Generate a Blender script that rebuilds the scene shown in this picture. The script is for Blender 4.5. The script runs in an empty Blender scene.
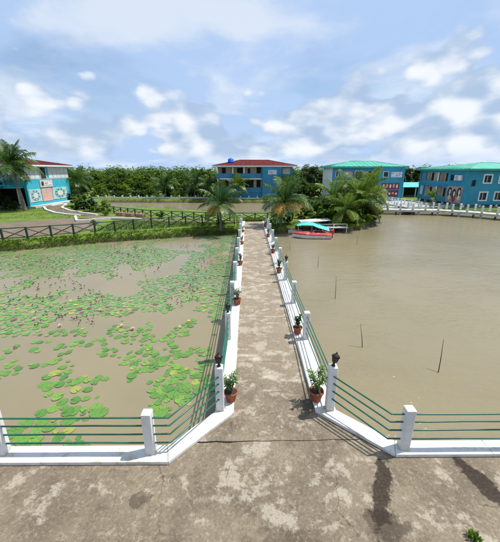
import bpy, math, random
import numpy as np
from mathutils import Vector, Matrix, noise
R = math.radians
rng = random.Random(7)
S = bpy.context.scene
COL = S.collection

# ------------------------------------------------------------------ camera, sky, sun, exposure
PITCH = math.atan(101 / 315)
cd = bpy.data.cameras.new('camera'); cam = bpy.data.objects.new('camera', cd); COL.objects.link(cam)
cd.sensor_fit = 'HORIZONTAL'; cd.sensor_width = 36; cd.lens = 36 * 315 / 500
cd.clip_start = .1; cd.clip_end = 6000
cam.location = (0, 0, 5.6); cam.rotation_euler = (R(90) - PITCH, 0, R(-.36))
S.camera = cam

TOSUN = Vector((.43, .12, .90)).normalized()
sd = bpy.data.lights.new('sun', 'SUN'); sun = bpy.data.objects.new('sun', sd); COL.objects.link(sun)
sd.energy = 4.4; sd.angle = R(1.0); sd.color = (1, .96, .89)
sun.rotation_euler = (-TOSUN).to_track_quat('-Z', 'Y').to_euler(); sun.location = (20, 10, 60)

S.view_settings.view_transform = 'Standard'; S.view_settings.look = 'None'
S.view_settings.exposure = 0.45; S.view_settings.gamma = 1; S.view_settings.use_curve_mapping = False

W = bpy.data.worlds.new('World'); S.world = W; W.use_nodes = True
def build_world():
    nt = W.node_tree; N = nt.nodes; L = nt.links; N.clear()
    def new(t, **k):
        n = N.new(t)
        for a, b in k.items(): setattr(n, a, b)
        return n
    def math_(op, a, b=None, c=None, clamp=False):
        n = new('ShaderNodeMath', operation=op); n.use_clamp = clamp
        for i, q in enumerate((a, b, c)):
            if q is None: continue
            if isinstance(q, (int, float)): n.inputs[i].default_value = q
            else: L.new(q, n.inputs[i])
        return n.outputs[0]
    def ramp(v, a, b):
        n = new('ShaderNodeMapRange', interpolation_type='SMOOTHSTEP'); L.new(v, n.inputs['Value'])
        n.inputs['From Min'].default_value = a; n.inputs['From Max'].default_value = b
        return n.outputs['Result']
    def noise_(vec, scale, detail, rough, dist=0, lac=2.0):
        n = new('ShaderNodeTexNoise'); L.new(vec, n.inputs['Vector'])
        n.inputs['Scale'].default_value = scale; n.inputs['Detail'].default_value = detail
        n.inputs['Roughness'].default_value = rough; n.inputs['Distortion'].default_value = dist
        return n.outputs['Fac']
    def mix(f, a, b):
        n = new('ShaderNodeMix', data_type='RGBA')
        L.new(f, n.inputs[0])
        for i, q in ((6, a), (7, b)):
            if isinstance(q, tuple): n.inputs[i].default_value = q + (1,)
            else: L.new(q, n.inputs[i])
        return n.outputs[2]
    sky = new('ShaderNodeTexSky', sky_type='NISHITA')
    sky.sun_disc = False; sky.sun_elevation = math.asin(TOSUN.z); sky.sun_rotation = math.atan2(TOSUN.x, TOSUN.y)
    sky.air_density = 1.0; sky.dust_density = .6; sky.ozone_density = 2.2
    tc = new('ShaderNodeTexCoord'); sep = new('ShaderNodeSeparateXYZ'); L.new(tc.outputs['Generated'], sep.inputs[0])
    z = math_('MAXIMUM', sep.outputs['Z'], 0.0)
    zz = math_('ADD', z, .22)
    px = math_('DIVIDE', sep.outputs['X'], zz); py = math_('DIVIDE', sep.outputs['Y'], zz)
    cm = new('ShaderNodeCombineXYZ'); L.new(px, cm.inputs[0]); L.new(py, cm.inputs[1]); cm.inputs[2].default_value = 7.7
    P = cm.outputs[0]
    # high thin veil, broken by blue gaps
    veil = noise_(P, .75, 7, .56, .5)
    veil = ramp(veil, .27, .53)
    tone = noise_(P, 1.6, 6, .55, .3); tone = ramp(tone, .42, .66)
    # cumulus banks: noise in direction space, stronger low down, billowed
    mp = new('ShaderNodeMapping'); L.new(tc.outputs['Generated'], mp.inputs[0]); mp.inputs['Scale'].default_value = (1, 1, 1.9)
    mp.inputs['Location'].default_value = (5.5, .4, .3)
    def cloud_(vec):
        a = noise_(vec, 1.7, 9, .57, .1)
        v = new('ShaderNodeTexVoronoi', feature='F1'); L.new(vec, v.inputs['Vector']); v.inputs['Scale'].default_value = 7.5
        v.inputs['Detail'].default_value = 1.5; v.inputs['Roughness'].default_value = .5
        return math_('ADD', a, math_('MULTIPLY', math_('SUBTRACT', .42, v.outputs['Distance']), .26))
    big = cloud_(mp.outputs[0])
    low = ramp(z, .34, .10)
    foot = ramp(z, .0, .06)
    cval = math_('ADD', big, math_('MULTIPLY', low, .19))
    cum = math_('MULTIPLY', ramp(cval, .49, .565), foot)
    mp2 = new('ShaderNodeMapping'); L.new(mp.outputs[0], mp2.inputs[0]); mp2.inputs['Location'].default_value = (-.025, 0, -.06)
    big2 = cloud_(mp2.outputs[0])
    lit = math_('SUBTRACT', big, big2); lit = ramp(lit, -.09, .15)
    k = 1.0
    veilcol = mix(tone, (3.6, 4.85, 7.0), (5.7, 6.35, 7.3))
    cumcol = mix(lit, (3.2, 4.2, 5.7), (7.0, 7.25, 7.6))
    skyc = new('ShaderNodeMix', data_type='RGBA', blend_type='MULTIPLY'); skyc.inputs[0].default_value = 1
    L.new(sky.outputs[0], skyc.inputs[6]); skyc.inputs[7].default_value = (1.0, 1.0, 1.0, 1)
    hz = ramp(z, .16, .0)
    c0 = mix(math_('MULTIPLY', hz, .8), skyc.outputs[2], (2.9, 4.7, 6.9))
    c1 = mix(math_('MULTIPLY', veil, .88), c0, veilcol)
    c2 = mix(math_('MULTIPLY', cum, .9), c1, cumcol)
    bg = new('ShaderNodeBackground'); bg.inputs[1].default_value = .1; L.new(c2, bg.inputs[0])
    out = new('ShaderNodeOutputWorld'); L.new(bg.outputs[0], out.inputs[0])
build_world()

# ------------------------------------------------------------------ helpers: materials
def srgb(r, g, b):
    f = lambda c: (c / 255 / 12.92) if c / 255 <= .04045 else ((c / 255 + .055) / 1.055) ** 2.4
    return (f(r), f(g), f(b))
class NT:
    def __init__(s, name):
        m = bpy.data.materials.new(name); m.use_nodes = True
        s.m = m; s.t = m.node_tree; s.N = s.t.nodes; s.L = s.t.links
        s.b = s.N['Principled BSDF']; s.out = s.N['Material Output']
        s._tc = None
    def new(s, t, **k):
        n = s.N.new(t)
        for a, b in k.items(): setattr(n, a, b)
        return n
    def put(s, sock, v):
        if v is None: return
        if isinstance(v, (int, float)): sock.default_value = v
        elif isinstance(v, tuple): sock.default_value = v + (1,) if len(v) == 3 and len(sock.default_value) == 4 else v
        else: s.L.new(v, sock)
    def coord(s, which='Object'):
        if not s._tc: s._tc = s.new('ShaderNodeTexCoord')
        return s._tc.outputs[which]
    def geo(s, o): return s.new('ShaderNodeNewGeometry').outputs[o]
    def map(s, vec, loc=(0, 0, 0), rot=(0, 0, 0), sc=(1, 1, 1), vt='POINT'):
        n = s.new('ShaderNodeMapping', vector_type=vt); s.L.new(vec, n.inputs[0])
        n.inputs['Location'].default_value = loc; n.inputs['Rotation'].default_value = rot; n.inputs['Scale'].default_value = sc
        return n.outputs[0]
    def noise(s, scale, detail=4, rough=.55, dist=0, vec=None, out='Fac'):
        n = s.new('ShaderNodeTexNoise'); s.L.new(vec if vec is not None else s.coord(), n.inputs['Vector'])
        n.inputs['Scale'].default_value = scale; n.inputs['Detail'].default_value = detail
        n.inputs['Roughness'].default_value = rough; n.inputs['Distortion'].default_value = dist
        return n.outputs[out]
    def ramp(s, v, a, b, lo=0, hi=1):
        n = s.new('ShaderNodeMapRange', interpolation_type='SMOOTHSTEP'); s.L.new(v, n.inputs['Value'])
        n.inputs['From Min'].default_value = a; n.inputs['From Max'].default_value = b
        n.inputs['To Min'].default_value = lo; n.inputs['To Max'].default_value = hi
        return n.outputs['Result']
    def mth(s, op, a, b=None):
        n = s.new('ShaderNodeMath', operation=op); s.put(n.inputs[0], a); s.put(n.inputs[1], b); return n.outputs[0]
    def mix(s, f, a, b, blend='MIX'):
        n = s.new('ShaderNodeMix', data_type='RGBA', blend_type=blend); s.put(n.inputs[0], f); s.put(n.inputs[6], a); s.put(n.inputs[7], b)
        return n.outputs[2]
    def bump(s, h, strength, dist=.02, normal=None):
        n = s.new('ShaderNodeBump'); s.put(n.inputs['Height'], h); s.put(n.inputs['Strength'], strength); n.inputs['Distance'].default_value = dist
        if normal is not None: s.L.new(normal, n.inputs['Normal'])
        s.L.new(n.outputs[0], s.b.inputs['Normal']); return n.outputs[0]
    def base(s, c): s.put(s.b.inputs['Base Color'], c)
    def rough(s, r): s.put(s.b.inputs['Roughness'], r)

MATS = {}
def pm(name, c1, c2=None, scale=3, rough=.6, bump=.15, bscale=None, dirt=None, dscale=1.5, damt=.5, metallic=0, coat=0):
    """general weathered surface: two tones, fine relief, optional dirt patches"""
    t = NT(name); c2 = c2 or tuple(x * .8 for x in c1)
    col = t.mix(t.ramp(t.noise(scale, 6, .6), .35, .65), c1, c2)
    if dirt: col = t.mix(t.mth('MULTIPLY', t.ramp(t.noise(dscale * 2.2, 8, .68, .2, t.map(t.coord(), sc=(1.3, 1.3, .22))) if name.startswith('wall') else t.noise(dscale, 8, .68, .4), .5, .68), damt), col, dirt)
    t.base(col); t.rough(rough); t.b.inputs['Metallic'].default_value = metallic
    t.b.inputs['Coat Weight'].default_value = coat
    if bump: t.bump(t.noise(bscale or scale * 8, 4, .6), bump, .01)
    MATS[name] = t.m; return t.m

def leafmat(name, c1, c2, c3=None, rough=.5, trans=.3):
    t = NT(name); r = t.geo('Random Per Island')
    col = t.mix(r, c1, c2)
    if c3: col = t.mix(t.ramp(r, .8, .97), col, c3)
    oi = t.new('ShaderNodeObjectInfo').outputs['Random']
    hs = t.new('ShaderNodeHueSaturation'); t.L.new(col, hs.inputs['Color']); t.put(hs.inputs['Value'], t.ramp(oi, 0, 1, .78, 1.2)); t.put(hs.inputs['Hue'], t.ramp(oi, 0, 1, .512, .488))
    t.base(hs.outputs[0]); t.rough(rough); t.b.inputs['Specular IOR Level'].default_value = .35
    tr = t.new('ShaderNodeBsdfTranslucent'); t.L.new(hs.outputs[0], tr.inputs[0])
    mx = t.new('ShaderNodeMixShader'); mx.inputs[0].default_value = trans
    t.L.new(t.b.outputs[0], mx.inputs[1]); t.L.new(tr.outputs[0], mx.inputs[2]); t.L.new(mx.outputs[0], t.out.inputs[0])
    MATS[name] = t.m; return t.m

# ------------------------------------------------------------------ helpers: geometry
class MB:
    def __init__(s): s.v = []; s.f = []; s.sm = []
    def add(s, vs, fs, smooth=False):
        o = len(s.v); s.v += [tuple(v) for v in vs]; s.f += [tuple(i + o for i in f) for f in fs]; s.sm += [smooth] * len(fs); return s
    def box(s, x0, x1, y0, y1, z0, z1, M=None, bev=0):
        if bev:
            b = bev; vs = []
            for z, e in ((z0, b), (z0 + b, 0), (z1 - b, 0), (z1, b)):
                X0, X1, Y0, Y1 = x0 + e, x1 - e, y0 + e, y1 - e; c = b
                vs += [(X0 + c, Y0, z), (X1 - c, Y0, z), (X1, Y0 + c, z), (X1, Y1 - c, z), (X1 - c, Y1, z), (X0 + c, Y1, z), (X0, Y1 - c, z), (X0, Y0 + c, z)]
            fs = [tuple(range(7, -1, -1)), tuple(range(24, 32))]
            for k in range(3):
                for i in range(8): j = (i + 1) % 8; fs.append((k * 8 + i, k * 8 + j, k * 8 + 8 + j, k * 8 + 8 + i))
        else:
            vs = [(x0, y0, z0), (x1, y0, z0), (x1, y1, z0), (x0, y1, z0), (x0, y0, z1), (x1, y0, z1), (x1, y1, z1), (x0, y1, z1)]
            fs = [(3, 2, 1, 0), (4, 5, 6, 7), (0, 1, 5, 4), (1, 2, 6, 5), (2, 3, 7, 6), (3, 0, 4, 7)]
        if M is not None: vs = [M @ Vector(v) for v in vs]
        return s.add(vs, fs)
    def tube(s, pts, r, n=8, cap=True, smooth=True):
        pts = [Vector(p) for p in pts]; rs = r if isinstance(r, (list, tuple)) else [r] * len(pts)
        vs = []; fs = []; up = None
        for i, p in enumerate(pts):
            if i == 0: t = (pts[1] - p).normalized()
            elif i == len(pts) - 1: t = (p - pts[-2]).normalized()
            else: t = ((pts[i + 1] - p).normalized() + (p - pts[i - 1]).normalized()).normalized()
            if up is None: up = Vector((0, 0, 1)) if abs(t.z) < .9 else Vector((1, 0, 0))
            a = t.cross(up).normalized(); b = a.cross(t); up = b
            k = 1.0
            if 0 < i < len(pts) - 1:
                k = 1 / max(.5, (pts[i + 1] - p).normalized().dot(t))
            for j in range(n):
                q = 2 * math.pi * j / n; vs.append(p + (a * math.cos(q) * k + b * math.sin(q)) * rs[i])
        for i in range(len(pts) - 1):
            for j in range(n): k = (j + 1) % n; fs.append((i * n + j, i * n + k, i * n + n + k, i * n + n + j))
        if cap: fs.append(tuple(range(n - 1, -1, -1))); fs.append(tuple(range((len(pts) - 1) * n, len(pts) * n)))
        return s.add(vs, fs, smooth)
    def lathe(s, prof, n=16, M=None, smooth=True, cap=True):
        vs = []; fs = []
        for (r, z) in prof:
            for j in range(n): q = 2 * math.pi * j / n; vs.append(Vector((r * math.cos(q), r * math.sin(q), z)))
        for i in range(len(prof) - 1):
            for j in range(n): k = (j + 1) % n; fs.append((i * n + j, i * n + k, i * n + n + k, i * n + n + j))
        if cap: fs.append(tuple(range(n - 1, -1, -1))); fs.append(tuple(range((len(prof) - 1) * n, len(prof) * n)))
        if M is not None: vs = [M @ v for v in vs]
        return s.add(vs, fs, smooth)
    def prism(s, poly, z0, z1, bev=0):
        n = len(poly)
        vs = [(x, y, z0) for x, y in poly] + [(x, y, z1) for x, y in poly]
        fs = [tuple(range(n - 1, -1, -1)), tuple(range(n, 2 * n))] + [(i, (i + 1) % n, n + (i + 1) % n, n + i) for i in range(n)]
        return s.add(vs, fs)
    def mesh(s, name, mat=None):
        me = bpy.data.meshes.new(name); me.from_pydata(s.v, [], s.f)
        me.polygons.foreach_set('use_smooth', s.sm); me.update()
        if mat: me.materials.append(MATS[mat] if isinstance(mat, str) else mat)
        return me
    def build(s, name, mat, parent=None, loc=None, rz=0):
        return put(name, s.mesh(name, mat), parent, loc, rz)
def put(name, me, parent=None, loc=None, rz=0, scale=None, rot=None):
    o = bpy.data.objects.new(name, me); COL.objects.link(o)
    if parent: o.parent = parent
    if loc is not None: o.location = loc
    o.rotation_euler = rot if rot is not None else (0, 0, rz)
    if scale is not None: o.scale = (scale,) * 3 if isinstance(scale, (int, float)) else scale
    return o
def tag(o, label=None, cat=None, group=None, kind=None):
    if label: o['label'] = label
    if cat: o['category'] = cat
    if group: o['group'] = group
    if kind: o['kind'] = kind
    return o
def thing(name, label, cat, loc=(0, 0, 0), rz=0, group=None):
    o = bpy.data.objects.new(name, None); COL.objects.link(o); o.empty_display_size = .2
    o.location = loc; o.rotation_euler = (0, 0, rz); return tag(o, label, cat, group)
def struct(o): o['kind'] = 'structure'; return o

WATER = -.7
# ------------------------------------------------------------------ materials
def mats():
    # weathered concrete of platform and walkway, in world metres so slabs run on
    t = NT('concrete'); P = t.geo('Position')
    big = t.noise(.55, 6, .6, .2, P); pale = t.noise(1.5, 12, .70, .12, P); pale2 = t.noise(5.5, 8, .72, .1, P)
    fine = t.noise(38, 4, .7, 0, P); grit = t.noise(130, 2, .6, 0, P)
    c = t.mix(t.ramp(big, .34, .66), (.132, .102, .068), (.220, .178, .120))
    dk = t.noise(2.2, 12, .74, .15, t.map(P, (7, 3, 0)))
    c = t.mix(t.mth('MULTIPLY', t.ramp(dk, .48, .66), .62), c, (.092, .066, .045))
    walk = t.new('ShaderNodeSeparateXYZ'); t.L.new(P, walk.inputs[0])
    wy = t.ramp(walk.outputs['Y'], 4.6, 8.0)
    mid = t.map(P, (.5, 4.35, 0), (0, 0, 0), (1.9, 1.1, 1), 'TEXTURE'); ml = t.new('ShaderNodeVectorMath', operation='LENGTH'); t.L.new(mid, ml.inputs[0])
    c = t.mix(t.mth('MULTIPLY', t.ramp(walk.outputs['Y'], 5.5, 9.5), .5), c, (.29, .235, .165))
    thr = t.mth('ADD', t.mth('ADD', pale, t.mth('MULTIPLY', wy, .05)), t.ramp(ml.outputs['Value'], 1.1, .5, 0, .055))
    c = t.mix(t.mth('MULTIPLY', t.ramp(thr, .555, .62), .62), c, (.41, .365, .285))
    st = t.noise(1.1, 11, .70, .25, t.map(P, sc=(.8, 2.6, 1)))
    c = t.mix(t.mth('MULTIPLY', t.mth('MULTIPLY', t.ramp(st, .53, .66), wy), .75), c, (.50, .45, .355))
    c = t.mix(t.mth('MULTIPLY', t.ramp(pale2, .54, .66), .45), c, (.40, .34, .26))
    sp = t.noise(17, 8, .75, .1, P); c = t.mix(t.mth('MULTIPLY', t.ramp(sp, .53, .62), .5), c, (.075, .054, .038)); c = t.mix(t.mth('MULTIPLY', t.ramp(sp, .46, .38), .3), c, (.44, .38, .3))
    c = t.mix(t.mth('MULTIPLY', t.ramp(fine, .35, .75), .5), c, t.mix(.6, c, (.07, .052, .04)))
    c = t.mix(t.mth('MULTIPLY', t.ramp(grit, .6, .75), .35), c, (.5, .45, .38))
    # hairline cracks, broken up so that only stretches show
    wv = t.new('ShaderNodeVectorMath', operation='MULTIPLY_ADD'); t.L.new(t.noise(2.1, 6, .7, 0, P, 'Color'), wv.inputs[0]); wv.inputs[1].default_value = (.5, .5, 0); t.L.new(P, wv.inputs[2])
    vo = t.new('ShaderNodeTexVoronoi', feature='DISTANCE_TO_EDGE'); t.L.new(wv.outputs[0], vo.inputs['Vector']); vo.inputs['Scale'].default_value = .42
    ck = t.mth('MULTIPLY', t.ramp(vo.outputs['Distance'], .006, .001), t.ramp(t.noise(.8, 3, .5, 0, P), .5, .62))
    c = t.mix(t.mth('MULTIPLY', ck, .8), c, (.05, .036, .025))
    # damp spills on the slab
    wob = t.noise(2.4, 10, .72, .1, P)
    for (x, y, a, lx, ly, amt) in ((2.42, 4.2, -24, .17, .78, .97), (2.28, 3.65, 15, .34, .3, .6), (4.40, 4.42, 20, .2, .5, .97), (-1.98, 4.12, 10, .2, .14, .6), (.6, 3.4, 0, .5, .3, .35), (1.55, 6.55, 0, .22, .3, .6), (-.1, 7.0, 20, .45, .3, .3)):
        v = t.map(P, (x, y, 0), (0, 0, R(a)), (lx, ly, 1), 'TEXTURE')
        ln = t.new('ShaderNodeVectorMath', operation='LENGTH'); t.L.new(v, ln.inputs[0])
        d = t.mth('ADD', ln.outputs['Value'], t.mth('MULTIPLY', t.mth('SUBTRACT', wob, .5), 4.2))
        m = t.mth('MULTIPLY', t.mth('MULTIPLY', t.ramp(d, 1.1, .75), t.ramp(sp, .62, .42, .8, 1)), amt)
        c = t.mix(m, c, (.022, .014, .008))
    t.base(c); t.rough(.86); t.b.inputs['Specular IOR Level'].default_value = .3
    h = t.mth('ADD', t.mth('MULTIPLY', fine, .6), t.mth('ADD', t.mth('MULTIPLY', pale2, .8), t.mth('MULTIPLY', grit, .25)))
    t.bump(h, .55, .012); MATS['concrete'] = t.m
    # white kerb paint with dirt
    t = NT('white_paint'); P = t.geo('Position')
    c = t.mix(t.ramp(t.noise(1.7, 8, .65, .3, P), .4, .7), (.66, .65, .62), (.55, .53, .48))
    c = t.mix(t.mth('MULTIPLY', t.ramp(t.noise(3.0, 10, .74, .3, P), .50, .66), .75), c, (.38, .32, .23))
    c = t.mix(t.mth('MULTIPLY', t.ramp(t.noise(45, 3, .7, 0, P), .6, .75), .35), c, (.3, .27, .22))
    c = t.mix(t.mth('MULTIPLY', t.ramp(t.noise(11, 10, .75, .2, P), .60, .64), .8), c, (.34, .28, .20))
    t.base(c); t.rough(.65); t.bump(t.noise(30, 4, .7, 0, P), .25, .006); MATS['white_paint'] = t.m
    t = NT('post_paint'); P = t.geo('Position')
    c = t.mix(t.ramp(t.noise(2.5, 8, .65, .3, P), .4, .7), (.68, .68, .67), (.58, .58, .56))
    c = t.mix(t.mth('MULTIPLY', t.ramp(t.noise(9, 8, .72, .5, t.map(P, sc=(1, 1, .35))), .58, .72), .5), c, (.36, .32, .26))
    pz = t.new('ShaderNodeSeparateXYZ'); t.L.new(P, pz.inputs[0]); alg = t.mth('ADD', pz.outputs['Z'], t.mth('MULTIPLY', t.noise(12, 6, .7, 0, P), .35)); c = t.mix(t.ramp(alg, .46, .26, 0, .5), c, (.30, .28, .20))
    t.base(c); t.rough(.6); t.bump(t.noise(26, 4, .7, 0, P), .2, .005); MATS['post_paint'] = t.m
    pm('green_bar', (.008, .090, .058), (.012, .125, .080), 4, .35, .1, dirt=(.08, .06, .04), dscale=6, damt=.4)
    pm('fence_green', (.007, .034, .025), (.010, .045, .032), 3, .5, .1)
    pm('dark_iron', (.012, .011, .012), (.03, .014, .012), 12, .45, .2, metallic=.3)
    pm('lantern_glass', (.06, .055, .06), (.03, .03, .03), 6, .15, 0)
    pm('terracotta', (.32, .095, .035), (.24, .062, .024), 6, .75, .2, dirt=(.06, .03, .02), dscale=5, damt=.6)
    pm('soil', (.03, .02, .013), (.05, .034, .02), 20, .95, .6)
    # turbid pond water
    t = NT('water'); P = t.geo('Position')
    c = t.mix(t.ramp(t.noise(.10, 5, .6, .6, P), .35, .65), (.218, .185, .110), (.188, .160, .096))
    t.base(c); t.rough(.2); t.b.inputs['IOR'].default_value = 1.33
    sx = t.new('ShaderNodeSeparateXYZ'); t.L.new(P, sx.inputs[0])
    sh = t.ramp(sx.outputs['X'], -1.0, 2.0, .10, .62)
    w1 = t.noise(1.9, 4, .55, .4, t.map(P, rot=(0, 0, R(-16)), sc=(.6, 1.7, 1)))
    w2 = t.noise(5.5, 3, .5, .3, t.map(P, rot=(0, 0, R(10)), sc=(.6, 1.2, 1)))
    w3 = t.noise(.35, 3, .5, .2, P)
    gust = t.ramp(w3, .35, .65, .45, 1)
    hh = t.mth('ADD', w1, t.mth('MULTIPLY', w2, .42))
    t.bump(hh, t.mth('MULTIPLY', sh, gust), .10); MATS['water'] = t.m
    # lily pads
    t = NT('lily_pad_near'); oi = t.new('ShaderNodeObjectInfo').outputs['Random']; o = t.coord(); sp = t.new('ShaderNodeSeparateXYZ'); t.L.new(o, sp.inputs[0])
    th = t.mth('ARCTAN2', sp.outputs['Y'], sp.outputs['X']); rad = t.new('ShaderNodeVectorMath', operation='LENGTH'); t.L.new(o, rad.inputs[0])
    ve = t.ramp(t.mth('ABSOLUTE', t.mth('SINE', t.mth('MULTIPLY', th, 7))), .16, .0); nz = t.noise(2.2, 6, .65, .2); nf = t.noise(9, 4, .7)
    c = t.mix(oi, (.050, .165, .020), (.155, .300, .032))
    c = t.mix(t.mth('MULTIPLY', t.ramp(nz, .4, .68), .6), c, (.030, .125, .028))
    c = t.mix(t.mth('MULTIPLY', ve, .4), c, (.26, .36, .10))
    c = t.mix(t.mth('MULTIPLY', t.ramp(rad.outputs['Value'], .82, 1.0), .55), c, (.16, .16, .04))
    c = t.mix(t.mth('MULTIPLY', t.ramp(nf, .62, .72), .7), c, (.17, .11, .035))
    c = t.mix(t.mth('MULTIPLY', t.ramp(oi, .92, .93), t.ramp(nz, .3, .6)), c, (.27, .27, .05))
    t.base(c); t.rough(.38); t.bump(t.mth('ADD', t.mth('MULTIPLY', ve, -.3), nz), .5, .012); MATS['lily_pad_near'] = t.m
    t = NT('lily_pad'); r = t.geo('Random Per Island'); P = t.geo('Position')
    sxp = t.new('ShaderNodeSeparateXYZ'); t.L.new(P, sxp.inputs[0]); zone = t.mth('MULTIPLY', t.ramp(t.noise(.22, 3, .5, .3, P), .30, .55), t.ramp(sxp.outputs['X'], -9, -3, .4, 1))
    c = t.mix(r, (.075, .215, .024), (.175, .345, .038))
    c = t.mix(t.mth('MULTIPLY', zone, .55), c, (.050, .190, .080))
    c = t.mix(t.ramp(sxp.outputs['Y'], 12, 26, 0, .4), c, (.13, .25, .10))  # pads turn paler with distance: sky sheen put into the colour
    c = t.mix(t.ramp(r, .90, .93), c, (.34, .33, .05))
    c = t.mix(t.ramp(r, .95, .955), c, (.11, .055, .04))
    ve = t.noise(9, 4, .6, .2, P); c = t.mix(t.mth('MULTIPLY', t.ramp(ve, .55, .72), .35), c, (.20, .34, .09))
    t.base(c); t.rough(.24); t.bump(ve, .2, .02); MATS['lily_pad'] = t.m
    pm('dead_stalk', (.06, .035, .022), (.10, .065, .04), 4, .8, 0)
    pm('petal', (.75, .36, .40), (.82, .6, .6), 8, .5, 0); pm('petal_heart', (.7, .5, .08), None, 8, .6, 0)
    # land
    t = NT('grass_ground'); P = t.geo('Position')
    c = t.mix(t.ramp(t.noise(.35, 6, .6, .3, P), .35, .65), (.080, .140, .008), (.140, .205, .012))
    c = t.mix(t.mth('MULTIPLY', t.ramp(t.noise(1.4, 8, .7, .4, P), .55, .7), .55), c, (.15, .12, .05))
    c = t.mix(t.mth('MULTIPLY', t.ramp(t.noise(14, 4, .7, 0, P), .4, .7), .5), c, (.03, .062, .01))
    zz = t.new('ShaderNodeSeparateXYZ'); t.L.new(P, zz.inputs[0])
    c = t.mix(t.ramp(zz.outputs['Z'], -.25, -.5), c, (.085, .062, .038))
    t.base(c); t.rough(.95); t.bump(t.noise(9, 5, .7, 0, P), .8, .08); MATS['grass_ground'] = t.m
    pm('path_earth', (.165, .122, .078), (.120, .090, .058), .8, .92, .4, 12, dirt=(.10, .08, .06), dscale=.9, damt=.6)
    leafmat('grass_blade', (.045, .115, .008), (.105, .195, .016), (.17, .16, .04), .6, .35)
    leafmat('leaf_mid', (.055, .130, .011), (.130, .225, .020), (.21, .25, .03), .55, .5)
    leafmat('leaf_dark', (.020, .052, .014), (.048, .094, .022), (.07, .10, .02), .45, .25)
    leafmat('leaf_bright', (.095, .190, .014), (.180, .290, .026), (.26, .29, .04), .55, .5)
    leafmat('palm_green', (.026, .080, .014), (.075, .150, .022), (.14, .18, .03), .42, .3)
    leafmat('palm_light', (.06, .135, .014), (.135, .22, .024), (.24, .25, .04), .42, .35)
    leafmat('palm_yellow', (.42, .26, .03), (.30, .26, .04), (.35, .18, .03), .5, .3)
    leafmat('pot_leaf_light', (.07, .16, .03), (.15, .26, .06), (.3, .34, .12), .5, .3)
    leafmat('pot_leaf_dark', (.02, .06, .02), (.045, .10, .03), (.1, .14, .03), .4, .2)
    leafmat('pot_leaf_pale', (.14, .22, .12), (.3, .36, .26), (.5, .5, .42), .5, .3)
    pm('bark', (.11, .085, .06), (.19, .155, .115), 3, .9, .6, 9)
    pm('palm_bark', (.17, .15, .12), (.11, .09, .07), 5, .9, .6, 9)
    # buildings
    pm('wall_blue', (.022, .190, .335), (.028, .225, .385), .8, .7, .1, 8, dirt=(.05, .12, .17), dscale=.6, damt=.4)
    pm('wall_teal_blue', (.018, .225, .345), (.024, .27, .40), .8, .7, .1, 8, dirt=(.03, .14, .2), dscale=.6, damt=.4)
    pm('wall_cyan', (.020, .34, .44), (.03, .40, .50), .8, .7, .1, 8)
    pm('wall_white', (.78, .79, .80), (.72, .73, .75), .7, .7, .1, 8, dirt=(.4, .4, .38), dscale=.8, damt=.4)
    pm('wall_grey', (.60, .63, .65), (.52, .55, .58), .7, .7, .1, 8, dirt=(.3, .3, .3), dscale=.8, damt=.4)
    pm('wall_cream', (.58, .53, .42), (.50, .45, .35), .7, .75, .1, 8)
    pm('trim_white', (.72, .73, .74), (.62, .63, .64), 2, .6, .1)
    t = NT('roof_red'); o = t.coord()
    c = t.mix(t.ramp(t.noise(.8, 7, .65, .3), .35, .65), (.085, .012, .012), (.125, .022, .02)); t.base(c); t.rough(.9); t.b.inputs['Specular IOR Level'].default_value = .1; t.bump(t.noise(3, 3), .3, .03); MATS['roof_red'] = t.m
    t = NT('roof_green'); c = t.mix(t.ramp(t.noise(.8, 7, .65, .3), .35, .65), (.030, .30, .20), (.055, .38, .27)); t.base(c); t.rough(.5); t.bump(t.noise(3, 3), .2, .03); MATS['roof_green'] = t.m
    pm('roof_turquoise', (.03, .36, .36), (.05, .44, .42), 1, .5, .1)
    pm('glass_dark', (.010, .011, .014), (.02, .022, .026), 1, .12, 0)
    pm('dark_room', (.018, .017, .018), (.03, .027, .026), 1, .9, 0)
    pm('door_brown', (.05, .03, .022), (.08, .05, .035), 2, .6, .1)
    pm('tank_blue', (.012, .09, .75), (.014, .11, .8), 2, .4, 0)
    pm('pier_concrete', (.52, .52, .50), (.40, .39, .36), .9, .8, .2, 10, dirt=(.2, .18, .15), dscale=1.2, damt=.6)
    pm('pier_dark', (.07, .065, .055), (.12, .11, .095), 1, .9, .2)
    t = NT('faded_print'); v = t.map(t.coord(), sc=(2.2, 1, 7)); c = t.mix(t.ramp(t.noise(1.6, 3, .6, .2, v), .5, .56), (.68, .70, .72), (.10, .16, .26)); t.base(c); t.rough(.6); MATS['faded_print'] = t.m
    t = NT('mosaic'); vo = t.new('ShaderNodeTexVoronoi'); t.L.new(t.coord(), vo.inputs['Vector']); vo.inputs['Scale'].default_value = 4.5
    c = t.mix(t.ramp(vo.outputs['Distance'], .1, .32), (.62, .56, .46), (.22, .46, .50)); c = t.mix(t.ramp(t.noise(3, 3), .45, .55), c, (.58, .55, .48)); t.base(c); t.rough(.6); MATS['mosaic'] = t.m
    pm('mosaic_deep', (.03, .22, .32), (.05, .3, .4), 6, .5, 0); pm('mosaic_cream', (.66, .52, .40), (.6, .62, .56), 6, .6, 0)
    pm('panel_pink', (.50, .29, .25), (.58, .38, .33), 3, .7, .1)
    pm('mural_pink', (.40, .25, .20), (.48, .33, .27), 3, .7, 0); pm('mural_black', (.012, .011, .013), (.03, .02, .02), 3, .6, 0)
    pm('mural_white', (.68, .66, .62), (.55, .52, .48), 3, .6, 0); pm('mural_red', (.42, .03, .03), (.3, .04, .04), 3, .6, 0)
    pm('mural_maroon', (.16, .03, .03), (.10, .025, .03), 3, .6, 0)
    pm('boat_white', (.72, .72, .70), (.6, .59, .56), 2, .35, .05, dirt=(.3, .27, .2), dscale=2, damt=.5, coat=.3)
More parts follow.
